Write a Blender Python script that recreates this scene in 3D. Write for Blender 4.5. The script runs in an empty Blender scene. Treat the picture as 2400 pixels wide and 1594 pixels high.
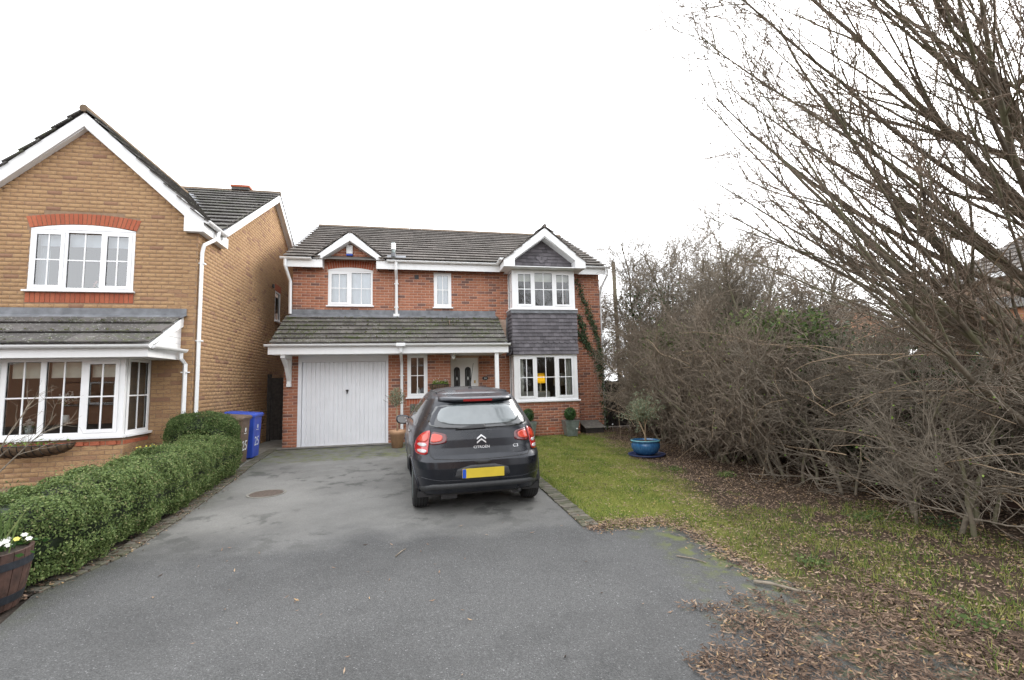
import bpy, math, random
import numpy as np
from mathutils import Matrix, Vector
rng = np.random.default_rng(7); random.seed(7)
S = bpy.context.scene; COL = S.collection
# ------------------------------------------------------------------ camera
CAM = np.array((3.217, -12.988, 1.463)); YAW, PITCH, ROLL = map(math.radians, (11.878, 5.333, -1.361)); FPX = 1074.56
_f = Vector((math.sin(YAW)*math.cos(PITCH), math.cos(YAW)*math.cos(PITCH), math.sin(PITCH)))
_r = Vector((math.cos(YAW), -math.sin(YAW), 0)); _u = _r.cross(_f)
_r2 = _r*math.cos(ROLL)+_u*math.sin(ROLL); _u2 = -_r*math.sin(ROLL)+_u*math.cos(ROLL)
cd = bpy.data.cameras.new('camera'); cam = bpy.data.objects.new('camera', cd); COL.objects.link(cam)
cd.sensor_width = 36; cd.lens = 36*FPX/2400; cd.clip_start = .05; cd.clip_end = 800
cam.matrix_world = Matrix(((_r2.x, _u2.x, -_f.x, CAM[0]), (_r2.y, _u2.y, -_f.y, CAM[1]), (_r2.z, _u2.z, -_f.z, CAM[2]), (0, 0, 0, 1)))
S.camera = cam
# ------------------------------------------------------------------ sky, sun, exposure: bright overcast
SUN_EL, SUN_AZ = math.radians(32), math.radians(55)      # azimuth clockwise from +Y
w = bpy.data.worlds.new('World'); S.world = w; w.use_nodes = True
wn = w.node_tree.nodes; wl = w.node_tree.links; bg = wn['Background']
sky = wn.new('ShaderNodeTexSky'); sky.sky_type = 'NISHITA'; sky.sun_disc = False
sky.sun_elevation = SUN_EL; sky.sun_rotation = SUN_AZ; sky.dust_density = 3; sky.air_density = 1
hs = wn.new('ShaderNodeHueSaturation'); hs.inputs['Saturation'].default_value = .25
mx = wn.new('ShaderNodeMix'); mx.data_type = 'RGBA'; mx.inputs[0].default_value = .8; mx.inputs[7].default_value = (8.3, 8.5, 8.8, 1)
wl.new(sky.outputs[0], hs.inputs['Color']); wl.new(hs.outputs[0], mx.inputs[6]); wl.new(mx.outputs[2], bg.inputs[0]); bg.inputs[1].default_value = .14
sd = bpy.data.lights.new('sun', 'SUN'); sd.energy = .9; sd.angle = math.radians(25); sd.color = (1, .96, .9)
sun = bpy.data.objects.new('sun', sd); COL.objects.link(sun)
_sd = Vector((math.sin(SUN_AZ)*math.cos(SUN_EL), math.cos(SUN_AZ)*math.cos(SUN_EL), math.sin(SUN_EL)))
sun.rotation_euler = _sd.to_track_quat('Z', 'Y').to_euler(); sun.location = (0, 0, 30)
S.view_settings.view_transform = 'Standard'; S.view_settings.look = 'None'; S.view_settings.exposure = 1.4; S.view_settings.gamma = 1
S.view_settings.use_curve_mapping = False
S.cycles.max_bounces = 8; S.cycles.transparent_max_bounces = 24
# ------------------------------------------------------------------ material kit
class NT:
    def __init__(s, name):
        s.m = bpy.data.materials.new(name); s.m.use_nodes = True; s.t = s.m.node_tree; s.b = s.t.nodes['Principled BSDF']
    def n(s, ty, **kw):
        nd = s.t.nodes.new('ShaderNode'+ty)
        for k, v in kw.items(): setattr(nd, k, v)
        return nd
    def put(s, sock, v):
        if hasattr(v, 'is_linked') or isinstance(v, bpy.types.NodeSocket): s.t.links.new(v, sock)
        else:
            if isinstance(v, (tuple, list)) and len(v) == 3 and sock.type == 'RGBA': v = (*v, 1)
            sock.default_value = v
    def pos(s):
        return s.n('NewGeometry').outputs['Position']
    def obj(s):
        return s.n('TexCoord').outputs['Object']
    def scale(s, vec, k):
        m = s.n('Mapping'); s.put(m.inputs[0], vec); m.inputs['Scale'].default_value = k; return m.outputs[0]
    def noise(s, vec, sc, det=3, rough=.55):
        nd = s.n('TexNoise'); s.put(nd.inputs['Vector'], vec); nd.inputs['Scale'].default_value = sc
        nd.inputs['Detail'].default_value = det; nd.inputs['Roughness'].default_value = rough; return nd.outputs[0]
    def vor(s, vec, sc, feat='F1', out=0):
        nd = s.n('TexVoronoi', feature=feat); s.put(nd.inputs['Vector'], vec); nd.inputs['Scale'].default_value = sc; return nd.outputs[out]
    def ramp(s, fac, stops, const=False):
        nd = s.n('ValToRGB'); s.put(nd.inputs[0], fac); e = nd.color_ramp.elements
        if const: nd.color_ramp.interpolation = 'CONSTANT'
        while len(e) < len(stops): e.new(.5)
        for el, (p, c) in zip(e, stops):
            el.position = p; el.color = (*c, 1) if isinstance(c, (tuple, list)) else (c, c, c, 1)
        return nd.outputs[0]
    def mix(s, fac, a, b, mode='MIX'):
        nd = s.n('Mix', data_type='RGBA', blend_type=mode); s.put(nd.inputs[0], fac); s.put(nd.inputs[6], a); s.put(nd.inputs[7], b); return nd.outputs[2]
    def math(s, op, a, b=0., c=0.):
        nd = s.n('Math', operation=op); s.put(nd.inputs[0], a); s.put(nd.inputs[1], b); s.put(nd.inputs[2], c); return nd.outputs[0]
    def sep(s, vec):
        nd = s.n('SeparateXYZ'); s.put(nd.inputs[0], vec); return nd.outputs
    def bump(s, h, st=.3, d=.01):
        nd = s.n('Bump'); s.put(nd.inputs['Height'], h); nd.inputs['Strength'].default_value = st; nd.inputs['Distance'].default_value = d
        s.put(s.b.inputs['Normal'], nd.outputs[0])
    def rv(s):
        a = s.n('Attribute'); a.attribute_name = 'rv'; o = s.n('ObjectInfo')
        return s.math('FRACT', s.math('ADD', a.outputs['Fac'], o.outputs['Random']))
    def done(s, col=None, rough=None, metal=None, spec=None, **kw):
        if col is not None: s.put(s.b.inputs['Base Color'], col)
        if rough is not None: s.put(s.b.inputs['Roughness'], rough)
        if metal is not None: s.put(s.b.inputs['Metallic'], metal)
        if spec is not None: s.put(s.b.inputs['Specular IOR Level'], spec)
        for k, v in kw.items(): s.put(s.b.inputs[k.replace('_', ' ')], v)
        return s.m
MATS = {}
def simple(name, col, rough=.5, var=.15, sc=8., metal=0, spec=.5, bump=0, bsc=60, **kw):
    t = NT(name); p = t.pos(); nz = t.noise(p, sc, 5)
    lo = tuple(c*(1-var*1.3) for c in col); hi = tuple(min(1, c*(1+var)) for c in col)
    c = t.ramp(nz, [(.25, lo), (.75, hi)])
    if bump: t.bump(t.noise(p, bsc, 3), bump, .004)
    MATS[name] = t.done(c, rough, metal, spec, **kw); return MATS[name]
def m_brick(name, stops, flash, famt, mortar=False):
    t = NT(name); p = t.pos(); r = t.rv()
    c = t.ramp(r, stops)
    st = t.noise(t.scale(p, (5, 5, 14)), 3, 4, .7)
    c = t.mix(t.math('MULTIPLY', t.ramp(st, [(.48, 0), (.68, 1)]), famt), c, flash)
    fine = t.noise(p, 90, 3); c = t.mix(.3, c, t.ramp(fine, [(.3, (.25,)*3), (.7, (.8,)*3)]), 'OVERLAY')
    big = t.noise(p, .7, 3); c = t.mix(.35, c, t.ramp(big, [(.35, (.4,)*3), (.65, (.6,)*3)]), 'OVERLAY')
    t.bump(fine, .5, .004); MATS[name] = t.done(c, .9, 0, .25)
m_brick('brick_red', [(0, (.325, .13, .076)), (.25, (.38, .16, .094)), (.5, (.34, .14, .083)), (.72, (.41, .18, .11)), (.84, (.28, .115, .078)), (.93, (.16, .09, .075)), (1, (.19, .10, .078))], (.19, .10, .08), .4)
m_brick('brick_buff', [(0, (.385, .24, .125)), (.3, (.41, .262, .138)), (.6, (.355, .218, .113)), (.84, (.39, .245, .13)), (.94, (.30, .175, .105)), (1, (.25, .14, .09))], (.23, .12, .075), .75)
m_brick('brick_smooth', [(0, (.36, .10, .055)), (.5, (.42, .13, .07)), (1, (.33, .095, .055))], (.28, .09, .055), .3)
simple('mortar_red', (.50, .36, .28), .95, .15, 12, bump=.3); simple('mortar_buff', (.27, .18, .115), .95, .15, 12, bump=.3)
def m_tile(name, base, moss, lichen, warm=.0):
    t = NT(name); p = t.pos(); r = t.rv()
    c = t.ramp(r, [(0, tuple(b*.78 for b in base)), (.5, base), (1, tuple(b*1.25 for b in base))])
    nz = t.noise(p, 5, 6, .65); c = t.mix(.5, c, t.ramp(nz, [(.3, (.3,)*3), (.7, (.68,)*3)]), 'OVERLAY')
    if lichen:
        l = t.math('MULTIPLY', t.ramp(t.noise(p, 26, 2), [(.62, 0), (.67, 1)]), t.ramp(t.noise(p, 1.6, 3), [(.36, 0), (.56, lichen)])); c = t.mix(l, c, (.42, .43, .38))
    if moss:
        mm = t.math('MULTIPLY', t.ramp(t.noise(p, 11, 4), [(.5, 0), (.6, 1)]), t.ramp(t.noise(p, 1.1, 3), [(.4, 0), (.62, moss)])); c = t.mix(mm, c, (.075, .095, .03))
    t.bump(t.noise(p, 70, 4), .5, .006); MATS[name] = t.done(c, .92, 0, .3)
m_tile('tile_roof', (.125, .11, .10), .12, .3); m_tile('tile_porch', (.115, .105, .096), .8, .9); m_tile('tile_lroof', (.095, .087, .082), .4, .8)
m_tile('tile_hung', (.135, .125, .135), 0, .1); m_tile('tile_edge', (.19, .135, .09), .1, .3)
t = NT('upvc'); p = t.pos(); d = t.noise(p, 3, 5, .6); t.bump(t.noise(p, 2, 2), .05, .01)
MATS['upvc'] = t.done(t.ramp(d, [(.3, (.79, .79, .79)), (.62, (.85, .85, .85))]), .34)
t = NT('trim'); p = t.pos(); d = t.noise(t.scale(p, (1, 1, .35)), 9, 5, .7)
MATS['trim'] = t.done(t.ramp(d, [(.2, (.70, .70, .68)), (.4, (.79, .79, .785)), (.8, (.82, .82, .82))]), .45)
t = NT('gutter_plastic'); p = t.pos(); d = t.noise(t.scale(p, (1, 1, .3)), 14, 5, .75)
MATS['gutter'] = t.done(t.ramp(d, [(.22, (.56, .55, .51)), (.38, (.75, .75, .74)), (.7, (.80, .80, .80))]), .4)
simple('gdoor', (.76, .765, .79), .42, .04, 3); simple('lead', (.165, .172, .185), .55, .35, 6, bump=.2, bsc=12)
simple('gasket', (.02, .02, .022), .5); simple('interior', (.10, .088, .078), .9, .1, 2); simple('curtain', (.62, .60, .55), .9, .15, 9)
simple('net', (.50, .55, .60), .9, .08, 5); simple('blind', (.66, .64, .56), .9, .1, 6); simple('dark_wood', (.035, .028, .024), .7, .4, 20)
simple('black_plastic', (.018, .018, .019), .45, .2, 30); simple('soil', (.035, .025, .018), .95, .5, 40, bump=.8, bsc=90)
simple('fence_wood_grey', (.16, .145, .125), .9, .35, 14, bump=.4); simple('timber_gate', (.045, .038, .033), .85, .4, 14, bump=.4); simple('fence_wood', (.075, .042, .03), .9, .4, 10, bump=.5)
simple('terracotta', (.42, .25, .145), .8, .22, 7, bump=.3); simple('zinc', (.25, .29, .28), .42, .3, 9, metal=.55, bump=.15, bsc=25)
simple('concrete', (.20, .19, .165), .92, .35, 5, bump=.5); simple('steel', (.5, .5, .5), .3, .1, metal=1); simple('brass', (.5, .36, .12), .35, metal=1)
simple('bin_blue', (.028, .075, .44), .45, .18, 6); simple('bin_brown', (.13, .085, .055), .55, .25, 6); simple('white_print', (.75, .78, .78), .6, .25, 30)
simple('barrel_wood', (.05, .024, .017), .7, .5, 13, bump=.4); simple('barrel_hoop', (.028, .032, .04), .55, .3, 20, metal=.5)
t = NT('glaze_blue'); p = t.pos(); d = t.noise(t.scale(p, (6, 6, 2.2)), 4, 5)
MATS['glaze'] = t.done(t.ramp(d, [(.3, (.02, .075, .19)), (.6, (.035, .13, .28)), (.8, (.07, .20, .32))]), .13, Coat_Weight=.6)
simple('glaze_rim', (.12, .30, .33), .15, .2, 20)
def m_bark(name, a, b, g=None):
    t = NT(name); p = t.pos(); nz = t.noise(p, 18, 5, .7); c = t.ramp(nz, [(.3, a), (.7, b)])
    if g: c = t.mix(t.ramp(t.noise(p, 4, 3), [(.48, 0), (.62, .7)]), c, g)
    MATS[name] = t.done(c, .9, 0, .2)
m_bark('bark', (.095, .08, .062), (.22, .185, .14), (.145, .145, .08)); m_bark('bark_twig', (.13, .095, .07), (.25, .19, .14)); m_bark('twig', (.13, .11, .085), (.30, .255, .20)); m_bark('twig_brown', (.125, .10, .076), (.29, .235, .178))
m_bark('twig_dark', (.09, .073, .057), (.24, .195, .155)); m_bark('bark_pale', (.30, .22, .14), (.45, .34, .23))
def m_leaf(name, stops, rough=.5, spec=.4, trans=.25):
    t = NT(name); r = t.rv(); c = t.ramp(r, stops); p = t.pos()
    c = t.mix(.35, c, t.ramp(t.noise(p, 2.5, 3), [(.35, (.35,)*3), (.65, (.65,)*3)]), 'OVERLAY')
    t.done(c, rough, 0, spec)
    tr = t.n('BsdfTranslucent'); t.put(tr.inputs[0], c); ms = t.n('MixShader'); ms.inputs[0].default_value = trans
    t.t.links.new(t.b.outputs[0], ms.inputs[1]); t.t.links.new(tr.outputs[0], ms.inputs[2]); t.t.links.new(ms.outputs[0], t.t.nodes['Material Output'].inputs[0])
    MATS[name] = t.m
m_leaf('leaf_hedge', [(0, (.05, .08, .026)), (.4, (.085, .13, .04)), (.75, (.135, .19, .06)), (.93, (.20, .25, .09)), (1, (.26, .24, .12))], .62, .22)
m_leaf('leaf_box', [(0, (.02, .06, .015)), (1, (.06, .14, .03))]); m_leaf('leaf_ivy', [(0, (.025, .045, .018)), (.7, (.055, .095, .035)), (1, (.12, .16, .075))], .5)
m_leaf('leaf_olive', [(0, (.12, .15, .09)), (.6, (.22, .26, .16)), (1, (.36, .39, .27))], .55); m_leaf('leaf_bright', [(0, (.08, .16, .025)), (.6, (.16, .27, .04)), (1, (.28, .36, .08))])
m_leaf('grass', [(0, (.065, .12, .028)), (.35, (.13, .20, .042)), (.65, (.24, .265, .06)), (1, (.36, .33, .13))], .7, .2)
m_leaf('dead_leaf', [(0, (.05, .034, .026)), (.35, (.13, .085, .06)), (.7, (.25, .17, .12)), (.9, (.38, .28, .20)), (1, (.42, .27, .12))], .8, .2, .1)
m_leaf('moss', [(0, (.05, .06, .02)), (.6, (.09, .10, .03)), (1, (.17, .16, .06))], .9, .1)
m_leaf('petal_white', [(0, (.6, .6, .55)), (1, (.8, .8, .78))]); m_leaf('petal_yellow', [(0, (.75, .62, .05)), (1, (.85, .75, .2))]); m_leaf('petal_pink', [(0, (.5, .2, .17)), (1, (.6, .3, .25))])
# window glass: thin pane, mirror reflection by Fresnel over clear
def m_glass(name, tint, boost, rough=0.):
    t = NT(name); tr = t.n('BsdfTransparent'); t.put(tr.inputs[0], tint); gl = t.n('BsdfGlossy'); t.put(gl.inputs[0], (1, 1, 1)); gl.inputs['Roughness'].default_value = rough
    fr = t.n('Fresnel'); fr.inputs[0].default_value = 1.5; f = t.math('MULTIPLY_ADD', fr.outputs[0], 1.3, boost); ms = t.n('MixShader')
    t.put(ms.inputs[0], f); t.t.links.new(tr.outputs[0], ms.inputs[1]); t.t.links.new(gl.outputs[0], ms.inputs[2]); t.t.links.new(ms.outputs[0], t.t.nodes['Material Output'].inputs[0])
    MATS[name] = t.m
m_glass('glass', (.86, .9, .89), .035); m_glass('glass_up', (.9, .93, .94), .12)
# ground
def m_tarmac():
    t = NT('tarmac'); p = t.pos(); x, y, z = t.sep(p)
    big = t.noise(p, .9, 4, .6); mid = t.noise(p, 3.1, 4, .6)
    ag = t.vor(p, 150); agc = t.vor(p, 150, out=1)
    g = t.ramp(t.sep(agc)[0], [(0, (.05, .05, .05)), (.6, (.08, .08, .079)), (.93, (.10, .10, .10)), (.99, (.14, .14, .14)), (1, (.25, .25, .25))])
    smooth = t.ramp(t.noise(p, 55, 4), [(.3, (.15, .147, .138)), (.7, (.21, .205, .192))])
    # newer, paler surfacing on the drive itself; the seam wanders between kerb and lawn
    e = t.math('ADD', t.math('ADD', y, 7.62), t.math('MULTIPLY', t.math('SUBTRACT', big, .5), 1.5))
    e = t.math('ADD', e, t.math('MULTIPLY', t.math('SUBTRACT', mid, .5), .55))
    dry = t.ramp(t.math('MULTIPLY_ADD', e, .5, .2), [(.0, 0), (.45, .9)])
    c = t.mix(dry, g, smooth)
    c = t.mix(t.ramp(big, [(.38, .45), (.6, 0)]), c, t.mix(1, c, (.5, .5, .5), 'MULTIPLY'))
    # damp blotches and algae
    damp = t.math('MULTIPLY', t.ramp(mid, [(.53, 0), (.6, 1)]), t.ramp(t.noise(p, .55, 3), [(.44, 0), (.56, .85)]))
    damp = t.math('MULTIPLY', damp, t.ramp(dry, [(0, .12), (1, 1)]))
    c = t.mix(damp, c, t.mix(1, c, (.42, .43, .42), 'MULTIPLY'))
    lx = t.ramp(t.math('ADD', x, t.math('MULTIPLY', big, .9)), [(.62, 1), (1., 0)])
    rx = t.ramp(t.math('MULTIPLY_ADD', t.math('SUBTRACT', x, 4.7), .5, t.math('MULTIPLY', t.math('SUBTRACT', mid, .5), .8)), [(.3, 0), (.62, 1)])
    rx = t.math('MULTIPLY', rx, t.ramp(t.math('MULTIPLY_ADD', y, .25, 2.95), [(.0, 0), (.35, 1)]))
    gy = t.ramp(t.math('ADD', y, t.math('ADD', 3.3, t.math('MULTIPLY', mid, .9))), [(.9, 0), (1, .8)])
    al = t.math('MULTIPLY', t.math('MAXIMUM', t.math('MAXIMUM', lx, rx), gy), t.ramp(t.noise(p, 9, 4), [(.36, .15), (.62, .85)]))
    c = t.mix(al, c, t.mix(.4, (.062, .068, .04), c))
    rr = t.math('MULTIPLY', t.ramp(t.noise(p, 6, 4), [(.48, 0), (.58, .85)]), t.math('MAXIMUM', rx, t.math('MULTIPLY', gy, .95))); c = t.mix(rr, c, (.11, .125, .035))
    h = t.mix(dry, ag, t.math('MULTIPLY', t.noise(p, 150, 2), .6)); t.bump(h, .55, .006)
    MATS['tarmac'] = t.done(c, t.ramp(mid, [(.3, .62), (.7, .82)]), 0, .4)
m_tarmac()
def m_lawn():
    t = NT('lawn'); p = t.pos(); x, y, z = t.sep(p); a = t.noise(p, 1.3, 5, .6); b = t.noise(p, 14, 4, .65)
    soil = t.ramp(b, [(.3, (.028, .02, .014)), (.6, (.075, .052, .035)), (.8, (.13, .09, .062))]); gr = t.ramp(b, [(.25, (.08, .085, .022)), (.55, (.18, .19, .042)), (.8, (.26, .255, .07))])
    # grass gives way to bare litter towards the hedge
    e = t.math('ADD', t.math('MULTIPLY_ADD', y, -.2, t.math('SUBTRACT', x, 6.05)), t.math('MULTIPLY', t.math('SUBTRACT', a, .5), 1.6))
    k = t.ramp(t.math('MULTIPLY', e, .33), [(.62, 0), (.86, 1)])
    c = t.mix(k, gr, soil); v = t.ramp(t.math('ADD', y, 8.9), [(0, .65), (.9, 0)]); c = t.mix(t.math('MULTIPLY', v, t.ramp(a, [(.35, 1), (.7, .3)])), c, soil)
    t.bump(b, 1, .02); MATS['lawn'] = t.done(c, .95, 0, .15)
m_lawn()
# ------------------------------------------------------------------ mesh kit
def gz(y): return -.02*max(0., min(-1-y, 14))
FINE = {'twigs', 'branches', 'foliage', 'new_shoots', 'ivy_leaves', 'leaves', 'crown', 'blooms', 'stems', 'daffodil_leaves', 'primrose_leaves'}
def put(name, V, F, mat, parent=None, loc=None, smooth=False, rvv=None, bevel=0):
    me = bpy.data.meshes.new(name)
    if isinstance(V, np.ndarray):
        F = np.asarray(F); k = F.shape[1]; me.vertices.add(len(V)); me.vertices.foreach_set('co', V.astype(np.float32).ravel())
        me.loops.add(F.size); me.loops.foreach_set('vertex_index', F.astype(np.int32).ravel())
        me.polygons.add(len(F)); me.polygons.foreach_set('loop_start', np.arange(0, F.size, k, dtype=np.int32)); me.polygons.foreach_set('loop_total', np.full(len(F), k, np.int32)); me.update(calc_edges=True)
    else: me.from_pydata(V, [], F)
    if rvv is not None:
        at = me.attributes.new('rv', 'FLOAT', 'FACE'); at.data.foreach_set('value', np.asarray(rvv, np.float32))
    if mat: me.materials.append(MATS[mat])
    if smooth: me.polygons.foreach_set('use_smooth', np.ones(len(me.polygons), bool))
    o = bpy.data.objects.new(name, me); COL.objects.link(o)
    if bevel:
        b = o.modifiers.new('bevel', 'BEVEL'); b.width = bevel; b.segments = 2; b.limit_method = 'ANGLE'
    if loc is not None: o.location = loc
    if name in FINE: o['kind'] = 'stuff'
    if parent is not None: adopt(o, parent)
    return o
def wloc(o):
    v = Vector(o.location)
    if o.parent: v = v+o.matrix_parent_inverse.translation+wloc(o.parent)
    return v
def adopt(o, parent):
    o.parent = parent; o.matrix_parent_inverse = Matrix.Translation(-wloc(parent))
def thing(name, label, cat, loc=(0, 0, 0), group=None):
    e = bpy.data.objects.new(name, None); COL.objects.link(e); e.location = loc; e.empty_display_size = .2
    return tag(e, label, cat, group)
def tag(o, label=None, cat=None, group=None, kind=None):
    for k, v in (('label', label), ('category', cat), ('group', group), ('kind', kind)):
        if v: o[k] = v
    return o
class B:
    def __init__(s): s.v = []; s.f = []; s.r = []
    def quad(s, a, b, c, d): n = len(s.v); s.v += [tuple(a), tuple(b), tuple(c), tuple(d)]; s.f.append((n, n+1, n+2, n+3)); return s
    def poly(s, pts): n = len(s.v); s.v += [tuple(q) for q in pts]; s.f.append(tuple(range(n, n+len(pts)))); return s
    def hexa(s, P):
        n = len(s.v); s.v += [tuple(q) for q in P]
        s.f += [tuple(n+i for i in f) for f in ((0, 3, 2, 1), (4, 5, 6, 7), (0, 1, 5, 4), (1, 2, 6, 5), (2, 3, 7, 6), (3, 0, 4, 7))]; return s
    def box(s, x0, x1, y0, y1, z0, z1, T=None):
        P = [(x0, y0, z0), (x1, y0, z0), (x1, y1, z0), (x0, y1, z0), (x0, y0, z1), (x1, y0, z1), (x1, y1, z1), (x0, y1, z1)]
        return s.hexa([T(*q) for q in P] if T else P)
    def prism(s, pts, fn, a, b):      # 2D outline pts extruded from a to b with fn(p, q, depth)
        n = len(s.v); k = len(pts); s.v += [tuple(fn(*q, a)) for q in pts]+[tuple(fn(*q, b)) for q in pts]
        s.f.append(tuple(n+i for i in range(k))); s.f.append(tuple(n+k+i for i in reversed(range(k))))
        for i in range(k): j = (i+1) % k; s.f.append((n+i, n+k+i, n+k+j, n+j))
        return s
    def tube(s, pts, rad, n=8, cap=True):
        pts = [Vector(q) for q in pts]; m = len(pts); rad = rad if hasattr(rad, '__len__') else [rad]*m; b = len(s.v)
        up = None
        for i, q in enumerate(pts):
            tdir = (pts[min(i+1, m-1)]-pts[max(i-1, 0)]).normalized()
            if up is None: up = tdir.orthogonal().normalized()
            up = (up-tdir*up.dot(tdir)).normalized(); si = tdir.cross(up)
            for j in range(n): a = 2*math.pi*(j+.5)/n; s.v.append(tuple(q+(up*math.cos(a)+si*math.sin(a))*rad[i]))
        for i in range(m-1):
            for j in range(n): k = (j+1) % n; s.f.append((b+i*n+j, b+i*n+k, b+(i+1)*n+k, b+(i+1)*n+j))
        if cap: s.f.append(tuple(b+j for j in reversed(range(n)))); s.f.append(tuple(b+(m-1)*n+j for j in range(n)))
        return s
    def lathe(s, prof, c=(0, 0, 0), n=28, ang=0, sq=None):
        b = len(s.v); m = len(prof)
        for r, z in prof:
            for j in range(n):
                a = 2*math.pi*j/n+ang; s.v.append((c[0]+r*math.cos(a), c[1]+r*math.sin(a), c[2]+z))
        for i in range(m-1):
            for j in range(n): k = (j+1) % n; s.f.append((b+i*n+j, b+i*n+k, b+(i+1)*n+k, b+(i+1)*n+j))
        return s
    def put(s, name, mat, parent=None, smooth=False, bevel=0, loc=None):
        return put(name, s.v, s.f, mat, parent, loc, smooth, None, bevel)
def ID(x, y, z): return (x, y, z)
def frontT(y0):            # frame of a wall facing -Y: u along X, d towards the viewer
    return lambda u, d, z: (u, y0-d, z)
def sideT(x0, sgn):        # wall in a plane x = x0; u along Y, outward = sgn X
    return lambda u, d, z: (x0+sgn*d, u, z)
# ---- brickwork
class Wall:
    def __init__(s, house, mat): s.h = house; s.m = mat; s.list = []
    def lay(s, T, ang, lo, hi, z0, z1, holes=(), mat=None, off=0., outl=None):
        k = 0; z = z0
        while z+.06 < z1:
            zc = z+.0325; a, b = (lo, hi) if outl is None else outl(zc)
            iv = [(a, b)]
            for (p, q, r, t_) in holes:
                if r-.02 < zc < t_+.02: iv = [w_ for (c, d) in iv for w_ in ((c, min(d, p)), (max(c, q), d)) if w_[1]-w_[0] > .02]
            kk = round(z/.075)
            for (c, d) in iv:
                i0 = math.floor((c-off)/.225)-1; x = off+i0*.225+(kk % 2)*.1125
                while x < d:
                    p, q = max(x+.005, c), min(x+.22, d)
                    if q-p > .035: s.list.append((T((p+q)/2, 0, z), ang, q-p, mat or s.m, T))
                    x += .225
            z += .075
        return s
    def finish(s, nmax=300):
        s.list.sort(key=lambda e: (e[0][0]-CAM[0])**2+(e[0][1]-CAM[1])**2+(e[0][2]-CAM[2])**2)
        cache = {}; groups = {}
        for i, (c, ang, l, m, T) in enumerate(s.list):
            if i < nmax:
                key = (round(l, 3), m)
                if key not in cache:
                    b = B(); h = l/2; e = .003
                    b.v = [(-h, 0, 0), (h, 0, 0), (h, 0, .065), (-h, 0, .065), (-h+e, -.005, e), (h-e, -.005, e), (h-e, -.005, .065-e), (-h+e, -.005, .065-e)]
                    b.f = [(4, 5, 6, 7), (0, 1, 5, 4), (1, 2, 6, 5), (2, 3, 7, 6), (3, 0, 4, 7)]
                    o = b.put('brick', m, s.h); cache[key] = o.data
                else:
                    o = bpy.data.objects.new('brick', cache[key]); COL.objects.link(o); adopt(o, s.h)
                o.location = c; o.rotation_euler = (0, 0, ang)
            else: groups.setdefault(m, []).append((c, ang, l))
        for m, L in groups.items():
            A = np.array([(c[0], c[1], c[2], a, l) for c, a, l in L]); n = len(A); e = .003; h = A[:, 4]/2; o_ = np.zeros(n)
            loc = np.stack([np.stack([-h, o_, o_], 1), np.stack([h, o_, o_], 1), np.stack([h, o_, o_+.065], 1), np.stack([-h, o_, o_+.065], 1),
                            np.stack([-h+e, o_-.005, o_+e], 1), np.stack([h-e, o_-.005, o_+e], 1), np.stack([h-e, o_-.005, o_+.065-e], 1), np.stack([-h+e, o_-.005, o_+.065-e], 1)], 1)
            ca, sa = np.cos(A[:, 3])[:, None], np.sin(A[:, 3])[:, None]
            V = np.stack([loc[:, :, 0]*ca-loc[:, :, 1]*sa+A[:, 0:1], loc[:, :, 0]*sa+loc[:, :, 1]*ca+A[:, 1:2], loc[:, :, 2]+A[:, 2:3]], 2).reshape(-1, 3)
            F = (np.array([(4, 5, 6, 7), (0, 1, 5, 4), (1, 2, 6, 5), (2, 3, 7, 6), (3, 0, 4, 7)])[None]+(np.arange(n)*8)[:, None, None]).reshape(-1, 4)
            tag(put('bricks', V, F, m, s.h, rvv=np.repeat(rng.random(n), 5)), kind='stuff')
def panel(b, T, u0, u1, z0, z1, holes=(), rev=.11):
    us = sorted({u0, u1, *[min(max(h[i], u0), u1) for h in holes for i in (0, 1)]}); zs = sorted({z0, z1, *[min(max(h[i], z0), z1) for h in holes for i in (2, 3)]})
    for a, c in zip(us, us[1:]):
        for p, q in zip(zs, zs[1:]):
            mu, mz = (a+c)/2, (p+q)/2
            if any(h[0] < mu < h[1] and h[2] < mz < h[3] for h in holes): continue
            b.quad(T(a, 0, p), T(c, 0, p), T(c, 0, q), T(a, 0, q))
    for (a, c, p, q) in holes:
        b.quad(T(a, 0, p), T(a, -rev, p), T(a, -rev, q), T(a, 0, q)); b.quad(T(c, 0, p), T(c, -rev, p), T(c, -rev, q), T(c, 0, q))
        b.quad(T(a, 0, p), T(c, 0, p), T(c, -rev, p), T(a, -rev, p)); b.quad(T(a, 0, q), T(c, 0, q), T(c, -rev, q), T(a, -rev, q))
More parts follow.
